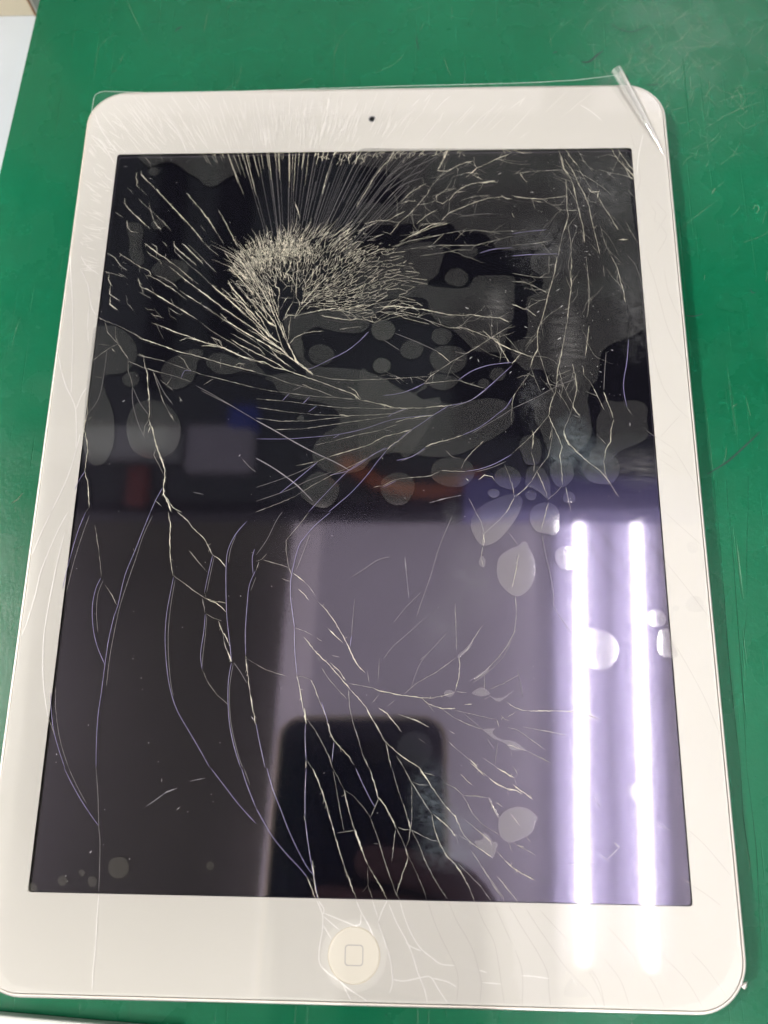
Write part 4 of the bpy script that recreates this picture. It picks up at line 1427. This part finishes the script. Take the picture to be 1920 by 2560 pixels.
# ------------------------------------------------------------------ cracks traced on the glass, some with a painted reflection alongside
STYLE = dict(c=('cream', 0.098, 0.06), C=('cream', 0.19, 0.07), t=('thin', 0.054, 0.04), v=('violet', 0.12, 0.0), f=('faint', 0.12, 0.0),
             s=('scratch', 0.11, 0.02), S=('scratch', 0.26, 0.0), d=('darkline', 0.10, 0.0), b=('bez_light', 0.26, 0.0), B=('bez_dark', 0.14, 0.0))
todo = []
for st, pts in parse(CRACKS): todo.append((st, pts))
for st, pts in parse(BEZEL_CRACKS): todo.append(('B' if st == 'd' else st, pts))
jobs = []
for i, (st, pts) in enumerate(todo):
    mk, w, jit = STYLE[st]
    r = random.Random(i)
    if jit:
        p = rough_line(pts, 0.55, jit * 1.5, r)
        ws, cur = [], 1.0
        for k in range(len(p)):
            cur = 0.5 * cur + 0.5 * math.exp(r.gauss(0, 0.75))
            ws.append(w * max(0.35, min(2.6, cur)))
    else:
        p = catmull(pts, 6); ws = [w * r.uniform(0.85, 1.15) for _ in p]
    m = len(p)
    for k in range(m):
        e = min(k, m - 1 - k)
        if e == 0: ws[k] *= 0.25
        elif e == 1: ws[k] *= 0.65
    Ln = sum(math.hypot(b[0] - a[0], b[1] - a[1]) for a, b in zip(p, p[1:]))
    barbs = []
    if st in 'cC':
        for k in range(1, m - 1):
            if r.random() < 0.11:
                a = math.atan2(p[k + 1][1] - p[k - 1][1], p[k + 1][0] - p[k - 1][0]) + r.choice((-1, 1)) * r.uniform(.5, 1.5)
                l = r.uniform(.25, .9); q = p[k]
                barbs.append(([q, (q[0] + l * .5 * math.cos(a), q[1] + l * .5 * math.sin(a)), (q[0] + l * math.cos(a + .2), q[1] + l * math.sin(a + .2))], [w * .8, w * .5, w * .15]))
    jobs.append((Ln * w, mk, p, ws, barbs))
jobs.sort(key=lambda j: -j[0])
ZC = ZG + 0.006
rest = {}
for i, (_, mk, p, ws, barbs) in enumerate(jobs):
    z = ZC + (i % 23) * 0.0006
    if i < 290:
        V, F = [], []
        ridge(p, ws, z, 0.008 if mk.startswith('bez') else 0.03, V, F)
        for bp, bw in barbs: ridge(bp, bw, z + .002, 0.03, V, F)
        mesh_obj('crack', V, F, MT[mk], glass)  # faint ones include painted reflections of neighbouring cracks
    else:
        V, F = rest.setdefault(mk, ([], []))
        ridge(p, ws, z, 0.008 if mk.startswith('bez') else 0.03, V, F)
        for bp, bw in barbs: ridge(bp, bw, z + .002, 0.03, V, F)
for mk, (V, F) in rest.items():
    tag(mesh_obj('hairline_cracks', V, F, MT[mk], glass), kind='stuff')

# ------------------------------------------------------------------ the shattered web and its fan of radial cracks
O1 = np.array((-21.97, 47.97)); O2 = np.array((-16.11, 29.8))
nr = np.random.default_rng(5)
def web_pos(s, r):
    if s < 0.62:
        th = math.radians(-4 + 134 * s / 0.62); o = O1
    else:
        u = (s - 0.62) / 0.38; u2 = u * u * (3 - 2 * u)
        th = math.radians(130 + 36 * u); o = O1 * (1 - u2) + O2 * u2
    th += 0.05 * math.sin(r * 0.25 + s * 9)
    return o[0] + r * math.cos(th), o[1] + r * math.sin(th)
def rmax(s): return float(np.interp(s, [0, .10, .22, .36, .45, .52, .62, .74, .88, 1], [37, 38, 32, 26, 24.5, 24.5, 23, 22, 21, 20]))
def rmin(s): return float(np.interp(s, [0, .12, .25, .40, .52, .62, .75, 1], [5, 5, 6, 8.5, 8, 6.5, 5, 5]))
def dens(s, r):
    arch = math.exp(-((s - 0.47) / 0.14) ** 4)
    d = 0.06 + 1.0 * math.exp(-((r - 18.6) / 3.6) ** 2) * arch
    d += 0.30 * math.exp(-((s - 0.68) / 0.10) ** 2) + 0.20 * math.exp(-((s - 0.19) / 0.13) ** 2)
    return min(1.0, d * min(1.3, (r / 17.0) ** 2.2))
sites = []
AS, BS = 54.0, 5.4       # across / along scaling of the warped (s, ln r) space
while len(sites) < 1650:
    s = nr.uniform(-0.02, 0.86); r = math.exp(nr.uniform(math.log(3), math.log(39)))
    if r > rmax(s) + 2 or r < rmin(s) - 2: continue
    if nr.uniform() < dens(s, r): sites.append((s * AS, math.log(r) * BS))
A = np.array(sites)
edges = {}
for i in range(len(A)):
    d = ((A - A[i]) ** 2).sum(1); near = np.argsort(d)[1:34]
    poly = [(A[i][0] - 5, A[i][1] - 5, -1), (A[i][0] + 5, A[i][1] - 5, -1), (A[i][0] + 5, A[i][1] + 5, -1), (A[i][0] - 5, A[i][1] + 5, -1)]
    for j in near:
        m = (A[i] + A[j]) / 2; nv = A[j] - A[i]
        out = []
        for k in range(len(poly)):
            P, Q = poly[k], poly[(k + 1) % len(poly)]
            dp = (P[0] - m[0]) * nv[0] + (P[1] - m[1]) * nv[1]; dq = (Q[0] - m[0]) * nv[0] + (Q[1] - m[1]) * nv[1]
            if dp <= 0: out.append(P if dq <= 0 else P)
            if (dp <= 0) != (dq <= 0):
                t = dp / (dp - dq); X = (P[0] + (Q[0] - P[0]) * t, P[1] + (Q[1] - P[1]) * t)
                out.append((X[0], X[1], int(j)) if dp <= 0 else (X[0], X[1], P[2]))
        poly = out
        if len(poly) < 3: break
    for k in range(len(poly)):
        P, Q = poly[k], poly[(k + 1) % len(poly)]
        j = P[2]
        if j > i: edges[(i, j)] = (P[:2], Q[:2])
V, F, V2, F2 = [], [], [], []
for (i, j), (P, Q) in edges.items():
    (s1, b1), (s2, b2) = P, Q
    s1, s2, r1, r2 = s1 / AS, s2 / AS, math.exp(b1 / BS), math.exp(b2 / BS)
    if max(s1, s2) > 0.80 + rng.uniform(-.06, .04) or min(s1, s2) < -0.03: continue
    sm, rm = (s1 + s2) / 2, (r1 + r2) / 2
    if rm > rmax(sm) + rng.uniform(-5, 1.5) or rm < rmin(sm) + rng.uniform(-1, 1.0): continue
    a, b = web_pos(s1, r1), web_pos(s2, r2)
    L = math.hypot(a[0] - b[0], a[1] - b[1])
    if L > 9 or L < 0.03: continue
    radial = abs(r1 - r2) / L
    keep = 0.93 if radial > 0.75 else (0.92 if 0.3 < sm < 0.62 else 0.75)
    if rng.random() > keep: continue
    w = rng.uniform(0.045, 0.095) * (1.25 if 0.33 < sm < 0.6 and 14 < rm < 22 else 0.9) * (1.25 if radial > 0.75 else 0.9)
    p = rough_line([a, b], 0.6, 0.025, rng)
    dim = rng.random() < 0.4
    ridge(p, [w * rng.uniform(0.6, 1.5) for _ in p], ZC + 0.012 + rng.uniform(0, .004), 0.03, V2 if dim else V, F2 if dim else F)
# spikes at the outer rim of the web
for k in range(160):
    s = rng.uniform(0.26, 0.74) if k % 3 else rng.uniform(0.36, 0.6)
    r0 = rmax(s) - rng.uniform(0.5, 5); r1 = r0 + abs(rng.gauss(0, 3.0)) * (0.5 + abs(math.sin(s * 60))) + 0.8
    if 0.36 < s < 0.6: r1 = min(r1, r0 + 6)
    p = rough_line([web_pos(s, r0), web_pos(s + rng.gauss(0, 0.002), (r0 + r1) / 2), web_pos(s + rng.gauss(0, 0.003), r1)], 0.6, 0.04, rng)
    m = len(p); w = rng.uniform(0.05, 0.13)
    ridge(p, [w * (1 - 0.85 * q / (m - 1)) for q in range(m)], ZC + 0.018 + rng.uniform(0, .004), 0.03, V, F)
tag(mesh_obj('shatter_web', V, F, MT['cream'], glass), kind='stuff')
tag(mesh_obj('shatter_web', V2, F2, MT['dim'], glass), kind='stuff')

Vb, Fb, Vd, Fd = [], [], [], []
def ray_to(th, yt): return O1[0] + (yt - O1[1]) / math.tan(th) if abs(math.tan(th)) > 1e-6 else O1[0]
def pt(th, r): return (O1[0] + r * math.cos(th), O1[1] + r * math.sin(th))
YT = SY - 0.15
th = 46.0
while th < 119:
    t = math.radians(th + rng.uniform(-.7, .7)); rt = (YT - O1[1]) / math.sin(t)
    left = th > 84
    rim = 22 + rng.uniform(-1, 2)
    if left:
        ln = rng.choice([rng.uniform(2, 6), rng.uniform(5, 12), rng.uniform(10, 16)]) if th < 112 else rng.uniform(1, 5)
        p = rough_line([pt(t, rt), pt(t + rng.gauss(0, .004), rt - ln)], 0.8, 0.06, rng)
        m = len(p); w = rng.uniform(0.06, 0.14)
        ridge(p, [w * (0.4 + 0.6 * math.sin(math.pi * min(1, 0.25 + 0.75 * q / (m - 1)))) * rng.uniform(.7, 1.3) for q in range(m)], ZC + 0.03, 0.03, Vb, Fb)
        if th < 108:
            p = [pt(t, rt - ln), pt(t, (rt - ln + rim) / 2), pt(t, rim)]
            if rng.random() < 0.7: ridge(p, [0.08, 0.05, 0.07], ZC + 0.026, 0.02, Vd, Fd)
    else:
        ln = rng.uniform(1.2, 5.5)
        p = rough_line([pt(t, rt), pt(t + rng.gauss(0, .012), rt - ln * .6), pt(t, rt - ln)], 0.6, 0.12, rng)
        m = len(p); w = rng.uniform(0.06, 0.13)
        ridge(p, [w * rng.uniform(.5, 1.6) for q in range(m)], ZC + 0.03, 0.03, Vb, Fb)
        if rng.random() < 0.6:
            q = pt(t, rt - ln * rng.uniform(.3, .8)); q2 = (q[0] + rng.uniform(.6, 1.6), q[1] + rng.uniform(-1, 1))
            pp = rough_line([q, q2], 0.4, 0.08, rng); ridge(pp, [0.09] * len(pp), ZC + 0.034, 0.03, Vb, Fb)
        bend = 0.02 * (84 - th) / 40
        p = [pt(t, rt), pt(t + bend, rt * .8 + rim * .2), pt(t + bend, (rt + rim) / 2), pt(t, rim + 1)]
        p = catmull(p, 5); k0 = rng.choice((0, 0, 0, 4, 8)); p = p[k0:len(p) - rng.choice((0, 0, 2, 4))]
        ridge(p, [rng.uniform(.05, .10)] * len(p), ZC + 0.026, 0.02, Vd, Fd)
    th += rng.uniform(0.5, 1.5)
tag(mesh_obj('radial_cracks', Vb, Fb, MT['cream'], glass), kind='stuff')
tag(mesh_obj('radial_hairlines', Vd, Fd, MT['faint'], glass), kind='stuff')

# finer forks that leave the long cracks across the upper middle and right
V, F = [], []
base = [p for _, mk, p, ws, bb in jobs if mk in ('cream', 'thin') and len(p) > 8]
spots = [(p, k) for p in base for k in range(2, len(p) - 2) if p[k][0] > 2 and p[k][1] > 22 and abs(p[k][0]) < SX - 1 and p[k][1] < SY - 1]
rf = random.Random(77)
for q in range(330):
    p, k = rf.choice(spots)
    a = math.atan2(p[k + 1][1] - p[k - 1][1], p[k + 1][0] - p[k - 1][0]) + rf.choice((0, math.pi)) + rf.choice((-1, 1)) * rf.uniform(.25, .9)
    x, y = p[k]; l = min(11, rf.expovariate(1 / 3.2) + 0.8); pts = [(x, y)]
    for _ in range(max(2, int(l / 0.8))):
        a += rf.gauss(0, .16); x += 0.8 * math.cos(a); y += 0.8 * math.sin(a)
        if abs(x) > SX - .5 or y > SY - .5: break
        pts.append((x, y))
    if len(pts) < 2: continue
    m = len(pts); w = rf.uniform(.035, .075)
    ridge(pts, [w * (1 - .75 * i / (m - 1)) * rf.uniform(.7, 1.4) for i in range(m)], ZC + 0.034 + rf.uniform(0, .006), 0.02, V, F)
tag(mesh_obj('forked_hairlines', V, F, MT['thin'], glass), kind='stuff')

# combed ridges where the same cracks run out under the white border
V, F = [], []
for k in range(460):
    th = rng.uniform(38, 168) if k % 4 else rng.uniform(75, 135)
    t = math.radians(th)
    cand = []
    c_, s_ = math.cos(t), math.sin(t)
    r_in = min((SY + 0.4 - O1[1]) / s_ if s_ > 0 else 1e9, (-SX - 0.4 - O1[0]) / c_ if c_ < 0 else 1e9)
    r_out = min((Y1 - 0.8 - O1[1]) / s_ if s_ > 0 else 1e9, (X0 + 0.8 - O1[0]) / c_ if c_ < 0 else 1e9)
    if r_out <= r_in: continue
    full = r_out - r_in
    f0 = rng.uniform(0, .75); f1 = min(1, f0 + rng.uniform(.1, .5))
    if th < 60: 
        if rng.random() < 0.7: continue
    a, b = pt(t, r_in + full * f0), pt(t + rng.gauss(0, .008), r_in + full * f1)
    ends_ok = all(X0 + 1 < q[0] < X1 - 1 and q[1] < Y1 - 1 for q in (a, b))
    # keep clear of the rounded corner
    for q in (a, b):
        if q[0] < X0 + RC and q[1] > Y1 - RC and math.hypot(q[0] - X0 - RC, q[1] - Y1 + RC) > RC - 1: ends_ok = False
    if not ends_ok or any(math.hypot(q[0], q[1] - 109.6) < 1.6 for q in (a, b)): continue
    p = rough_line([a, b], 1.2, 0.10, rng); w = rng.uniform(0.12, 0.32); m = len(p)
    ridge(p, [w * (0.3 + 0.7 * math.sin(math.pi * (q + .5) / m)) for q in range(m)], ZC + 0.03 + rng.uniform(0, .01), 0.02, V, F)
tag(mesh_obj('bezel_ridges', V, F, MT['bez_ridge'], glass), kind='stuff')

# glass dust and chips
V, F = [], []
def chip(x, y, a, l, w, z):
    b = len(V); c, s = math.cos(a), math.sin(a)
    for dx, dy, dz in ((-l, 0, 0), (0, w, 0), (l, 0, 0), (0, -w, 0), (l * .2, 0, w * .8)):
        V.append((x + dx * c - dy * s, y + dx * s + dy * c, z + dz))
    F.extend([(b, b + 4, b + 1), (b + 1, b + 4, b + 2), (b + 2, b + 4, b + 3), (b + 3, b + 4, b)])
for k in range(420):
    if k < 230: x, y = rng.triangular(20, 73, 60), rng.uniform(20, 97)
    else: x, y = rng.uniform(-73, 73), rng.uniform(-97, 97)
    big = rng.random() < 0.08
    chip(x, y, rng.uniform(0, 3.14), (rng.uniform(.25, .7) if big else rng.uniform(.04, .13)), rng.uniform(.03, .07), ZG + 0.20)
tag(mesh_obj('glass_dust', V, F, MT['dust'], glass), kind='stuff')

# ------------------------------------------------------------------ protective film with trapped air
ZF = ZG + 0.14
top = [(70.68, 123.59), (66, 122.9), (59.4, 122.1), (50, 121.6), (40.8, 121.3), (24, 121.1), (8, 120.95), (-15.6, 120.5), (-40, 120.0), (-65.6, 119.9), (-74, 120.4), (-80.2, 120.75)]
fl = top + [(-81.6, 120.3), (-82.6, 119.5), (-83.0, 118.2), (-83.05, 116), (-83.1, 60), (-83.1, -100), (-82.4, -107), (-80, -112.5), (-75, -117), (-68, -118.2)] + \
     [(-20, -118.3), (20, -118.3), (66, -118.3), (74, -117), (79, -113), (82.3, -107), (83.0, -98), (83.0, 20), (82.68, 95.44)]
hole = circle(BX, BY, 7.2, 40)
v, f = fill([fl, hole], ZF)
film = mesh_obj('protective_film', v, f, MT['film'], tab)
V, F = [], []
ridge(top + [(-81.6, 120.3), (-82.6, 119.5), (-83.0, 118.2), (-83.05, 116), (-83.1, 112)], [0.16] * (len(top) + 5), ZF, 0.05, V, F)
mesh_obj('film_rim', V, F, MT['film_edge'], film)
# corner peeled up and curled over into a slim cone
f1, f0 = np.array((70.68, 123.59)), np.array((82.68, 95.44))
d = (f0 - f1) / np.linalg.norm(f0 - f1); nrm = np.array((d[1], -d[0])) * -1
if nrm[0] < 0: nrm = -nrm
V, F = [], []
NS, NT = 14, 16
for i in range(NS):
    t = i / (NS - 1); R = 1.55 * (1 - t) ** 0.75 + 0.12
    base = f1 + (f0 - f1) * t
    for k in range(NT):
        a = -math.pi / 2 + 1.45 * math.pi * k / (NT - 1)
        q = base + nrm * (R * math.cos(a)) * (1 if math.cos(a) > 0 else 1)
        V.append((q[0], q[1], ZF + R + R * math.sin(a) + 0.01))
for i in range(NS - 1):
    for k in range(NT - 1):
        p = i * NT + k; F.append((p, p + 1, p + NT + 1, p + NT))
mesh_obj('curled_corner', V, F, MT['film_roll'], film, smooth=True)
for i, (_, pts) in enumerate(parse(BUBBLES, False)):
    ol = catmull(pts, 4, True)
    cx = sum(p[0] for p in ol) / len(ol); cy = sum(p[1] for p in ol) / len(ol)
    rad = sum(math.hypot(p[0] - cx, p[1] - cy) for p in ol) / len(ol)
    z = ZF + 0.012 + i * 0.0012
    bmt = MT['bubble'] if abs(cx) < SX and abs(cy) < SY else MT['bubble_edge']
    angs = [math.atan2(p[1] - cy, p[0] - cx) for p in ol]
    turn = [(angs[(k + 1) % len(angs)] - angs[k] + math.pi) % (2 * math.pi) - math.pi for k in range(len(angs))]
    star = all(t > 0.001 for t in turn) or all(t < -0.001 for t in turn)
    if star and rad < 9:
        h = min(0.06, rad * 0.006)
        loops = []
        if turn[0] < 0: ol = ol[::-1]
        for s in (1.0, 0.9, 0.72, 0.48, 0.24, 0.02):
            loops.append([(cx + (x - cx) * s, cy + (y - cy) * s, z + h * (1 - s * s)) for x, y in ol])
        v, f = rings(loops)
        mesh_obj('air_bubble', v, f, bmt, film, smooth=True)
    else:
        v, f = fill([ol], z)
        mesh_obj('air_bubble', v, f, bmt, film)

# finger grease and wiped dust on the film
sm_mat = [smudge_mat('greasy smudge', 0.09, (0.80, 0.84, 0.88), 420, (1, 1, 1)), smudge_mat('wiped dust', 0.14, (0.82, 0.82, 0.82), 260, (0.6, 4, 1)),
          smudge_mat('blue grease', 0.17, (0.62, 0.78, 0.88), 500, (1, 1.6, 1))]
for x, y, hw, hh, k in [(34.44, 48.47, 4.28, 7.16, 1), (53.12, 37.11, 5.76, 14.88, 1), (43.11, 21.12, 4.12, 9.98, 0), (57.14, 4.66, 7.52, 6.91, 2), (52.93, 11.15, 6.08, 7.57, 2), (49.6, 4.65, 4.53, 5.87, 2), (22.44, -82.49, 7.2, 4.22, 2), (17.03, -77.45, 6.37, 10.19, 2), (26.88, -26.44, 8.76, 11.73, 0), (22.15, -10.22, 2.99, 4.64, 0), (64.17, 83.92, 15.44, 14.11, 0), (70.56, 47.64, 6.33, 18.66, 0), (19.03, -37.28, 7.69, 9.53, 0), (69.52, 2.54, 8.96, 6.33, 1), (47.95, 66.18, 11.95, 11.13, 0), (21.49, -88.4, 9.82, 4.97, 2)]:
    v, f = fill([rrect(-hw, hw, -hh, hh, min(hw, hh) * .6, 6)], 0)
    mesh_obj('smudge', v, f, sm_mat[k], film, loc=(x * MM, y * MM, (ZF + 0.115 + 0.002 * k + 0.0007 * (x % 7)) * MM))

# ------------------------------------------------------------------ marks on the mat
def mark(name, pts, w, mat, smooth=True):
    p = catmull(pts, 6) if smooth else pts
    m = len(p); V, F = [], []
    ridge(p, [0.5 * w * (0.35 + 0.65 * math.sin(math.pi * (q + .5) / m)) for q in range(m)], 0.02, 0.02, V, F)
    return mesh_obj(name, V, F, mat, work_mat)
MARKS = [('pen_mark', 'ink', 0.9, [(88.82, 3.42), (91.55, 5.12), (94.51, 7.04), (98.44, 10.47), (101.52, 13.27), (103.53, 15.23)]), ('cut', 'cut', 0.35, [(90.42, -6.76), (90.15, -23.69), (89.67, -42.15), (89.68, -56.86), (89.84, -69.56)]), ('cut', 'cut', 0.35, [(93.55, -6.75), (93.1, -22.88), (92.59, -39.11), (92.06, -55.02), (91.27, -69.54)]), ('cut', 'cut', 0.3, [(98.15, -6.73), (96.85, -16.89), (95.65, -28.34)]), ('cut', 'cut', 0.35, [(89.84, -69.56), (89.38, -80.87), (89.85, -89.84), (89.85, -96.34)]), ('cut', 'cut', 0.35, [(91.27, -69.54), (91.6, -86.51), (90.88, -99.53), (90.37, -110.52)]), ('cut', 'cut', 0.25, [(95.44, -31.44), (92.64, -45.85), (92.23, -60.41)]), ('scuff', 'cut', 0.3, [(90.5, 2.36), (90.03, -6.77)]), ('scuff', 'cut', 0.3, [(93.62, 1.95), (93.16, -6.75)]), ('scuff', 'cut', 0.25, [(99.27, 3.23), (98.22, -6.73)]), ('scuff', 'ink', 0.7, [(72.88, 150.61), (75.56, 148.17), (79.27, 147.19), (84.11, 149.16)]), ('scuff', 'ink', 0.5, [(12.77, 146.6), (13.01, 144.21), (13.64, 141.53)]), ('scuff', 'ink', 0.9, [(-63.43, 150.42), (-62.54, 151.62), (-61.36, 152.2)]), ('scuff', 'ink', 1.2, [(63.13, 136.1), (65.47, 136.06), (68.43, 138.9), (69.9, 140.04)]), ('scuff', 'ink', 0.9, [(76.34, 131.22), (76.7, 129.79), (76.84, 128.36)]), ('scuff', 'ink', 0.7, [(82.05, 127.12), (83.89, 127.09), (85.75, 127.33)]), ('scuff', 'ink', 0.9, [(54.62, 139.49), (55.34, 139.88), (55.91, 140.04)]), ('scuff', 'ink', 0.6, [(3.84, 149.8), (4.81, 149.18), (5.29, 149.47)]), ('scuff', 'ink', 0.5, [(81.69, 141.54), (82.67, 142.1), (83.06, 142.39)]), ('scuff', 'ink', 0.5, [(83.47, 140.33), (84.45, 140.89), (85.0, 142.05)]), ('scuff', 'cutlight', 0.6, [(97.71, 88.35), (98.46, 89.38), (99.0, 90.41)]), ('scuff', 'cutlight', 0.5, [(108.95, 83.06), (109.98, 84.59), (110.74, 83.55), (109.9, 81.77)]), ('scuff', 'cutlight', 0.7, [(-94.25, -4.99), (-92.91, -4.13), (-91.5, -2.19)]), ('scuff', 'ink', 0.5, [(86.97, 49.55), (89.47, 49.3), (92.05, 50.0)]), ('scuff', 'ink', 0.5, [(105.61, 57.56), (105.92, 56.6), (106.95, 56.35)]), ('scuff', 'ink', 0.5, [(-44.3, -108.72), (-43.89, -109.35), (-43.56, -109.02)])]
for nm, mk, w, pts in MARKS: mark(nm, pts, w, MT[mk])
V, F = [], []
for k in range(150):
    x, y = rng.uniform(-108, 122), rng.uniform(-125, 165)
    if -85 < x < 85 and -120 < y < 121: continue
    chip(x, y, rng.uniform(0, 3.14), rng.uniform(.08, .3), rng.uniform(.05, .12), 0.03)
tag(mesh_obj('mat_specks', V, F, MT['ink'], work_mat), kind='stuff')
V, F = [], []
for k in range(520):
    x, y = (rng.gauss(94, 18), rng.gauss(138, 22)) if k % 3 else (rng.uniform(-100, 122), rng.uniform(-125, 165))
    if -85.5 < x < 85.5 and -120.5 < y < 124: continue
    a = rng.choice([0.5, 1.0, 2.2, 1.5]) + rng.gauss(0, .3); l = abs(rng.gauss(0, 3)) + .6
    cx, sy = math.cos(a) * l, math.sin(a) * l; b = rng.uniform(-.15, .15) * l
    p = catmull([(x - cx, y - sy), (x + b, y - b), (x + cx, y + sy)], 4); m = len(p)
    ridge(p, [rng.uniform(.05, .16) * (0.3 + 0.7 * math.sin(math.pi * (q + .5) / m)) for q in range(m)], 0.012 + rng.uniform(0, .01), 0.01, V, F)
tag(mesh_obj('mat_scratches', V, F, MT['cutlight'], work_mat), kind='stuff')

# ------------------------------------------------------------------ neighbours at the edges of the picture
bx = empty('card_box', (-0.175, 0.24, -0.025))
box('carton', -80, 50.86, -55.2, 80, 0.2, 120, MT['box'], bx)
box('side_panel', 51.6, 52.2, -55, 80, 0.2, 120, MT['boxside'], bx)
box('tape_edge', 50.9, 51.5, -55.6, -54.6, 0.2, 120, MT['tape'], bx)
tag(bx, 'cream cardboard box with brown taped corner beside the green mat', 'box')

tr = empty('white_tray', (-0.08, -0.135, 0))
tr.rotation_euler.z = math.radians(-3)
def trim(name, y0, y1, z0, z1, m_): box(name, -70, 42, y0, y1, z0, z1, MT[m_], tr, 0.5)
trim('rim', 8.2, 10.7, 0.3, 3.4, 'tray'); trim('floor', -60, 6.6, 0.3, 1.6, 'tray'); trim('channel', 6.65, 8.15, 0.3, 0.8, 'black')
tag(tr, 'white plastic tray with a narrow rim near the tablet bottom', 'tray')

# ------------------------------------------------------------------ the phone taking the picture, and the hand that holds it
CM = Matrix.Translation(CAM_POS) @ cam.rotation_euler.to_matrix().to_4x4()
ph = empty('phone'); ph.matrix_world = CM
def slab(name, x0, x1, y0, y1, r, zs, mat, parent):
    lo = [[(x, y, z) for x, y in rrect(x0 + d, x1 - d, y0 + d, y1 - d, r - d)] for d, z in zs]
    v, f = rings(lo); nn = len(lo[0])
    f = [tuple(reversed(q)) for q in f]
    f.append(tuple(range(nn))); f.append(tuple(range(len(v) - 1, len(v) - nn - 1, -1)))
    return mesh_obj(name, v, f, mat, parent)
slab('body', -63.5, 13.5, -141, 14.5, 10, [(1.2, 2.2), (0, 3.4), (0, 9.2), (1.2, 10.2)], MT['phone'], ph)
lo = [[(x, y, z) for x, y in rrect(-65.5 + d, 15.5 - d, -143 + d, 16.5 - d, 12 - d)] for d, z in ((2.4, 2.6), (2.2, 1.7), (0.6, 1.7), (0, 3.0), (0, 10), (1.9, 10.4))]
v, f = rings(lo); mesh_obj('case_frame', v, [tuple(reversed(q)) for q in f], MT['case'], ph, smooth=True)
v, f = rings([[(x, y, z) for x, y in circle(0, 0, r, 32)] for r, z in ((8.2, 2.15), (7.8, 1.0), (6.2, 0.8), (6.0, 1.9), (0.02, 2.0))])
mesh_obj('camera_ring', v, f, MT['lensring'], ph)
v, f = rings([[(x, y, z) for x, y in circle(-19, -1, r, 32)] for r, z in ((5.5, 2.15), (5.2, 1.6), (0.02, 1.6))])
mesh_obj('flash', v, f, MT['lens'], ph)
tag(ph, 'dark phone in a clear case held above, mirrored in the display', 'phone')

hd = empty('person'); hd.matrix_world = CM
J = [((24, -150, 22), 24), ((24, -112, 20), 23), ((26, -86, 14), 15)]          # wrist, palm heel, palm
E_ = [(0, 1), (1, 2)]
def chain(start, pts):
    a = start
    for p, r in pts:
        J.append((p, r)); E_.append((a, len(J) - 1)); a = len(J) - 1
chain(2, [((27, -66, 8), 10), ((18, -58, -7), 9), ((-4, -53, -8), 8.2), ((-26, -50, -6.5), 7)])
chain(2, [((29, -84, 4), 10), ((18, -77, -8), 9.2), ((-12, -70, -9), 8.4), ((-44, -66, -7), 7.2)])
chain(1, [((30, -102, 4), 10), ((18, -96, -8), 9), ((-12, -89, -9), 8.2), ((-42, -85, -7), 7)])
chain(1, [((28, -120, 6), 9), ((17, -114, -7), 8.2), ((-8, -107, -8), 7.4), ((-34, -103, -6.5), 6.2)])
chain(1, [((16, -92, 24), 12), ((6, -74, 21), 10.5), ((-4, -58, 18), 8.4)])
chain(0, [((30, -215, 30), 27), ((40, -300, 42), 34)])
me = bpy.data.meshes.new('hand')
me.from_pydata([tuple(c * MM for c in p) for p, r in J], E_, [])
ho = bpy.data.objects.new('hand', me); link(ho, hd)
sk = ho.modifiers.new('skin', 'SKIN')
for k, (p, r) in enumerate(J):
    me.skin_vertices[0].data[k].radius = (r * MM, r * MM)
me.skin_vertices[0].data[0].use_root = True
sb = ho.modifiers.new('subsurf', 'SUBSURF'); sb.levels = 2; sb.render_levels = 2
me.materials.append(MT['skin'])
dgr = bpy.context.evaluated_depsgraph_get()
m2 = bpy.data.meshes.new_from_object(ho.evaluated_get(dgr)); ho.modifiers.clear(); ho.data = m2
for p in m2.polygons: p.use_smooth = True
v, f = tube_geo([(30, -222, 31), (36, -260, 37), (46, -340, 48), (60, -440, 60)], [36, 40, 46, 50], 24)
mesh_obj('sleeve', v, f, MT['sleeve'], hd, smooth=True)
tag(hd, 'hand and dark sleeve holding the phone above the tablet', 'person')
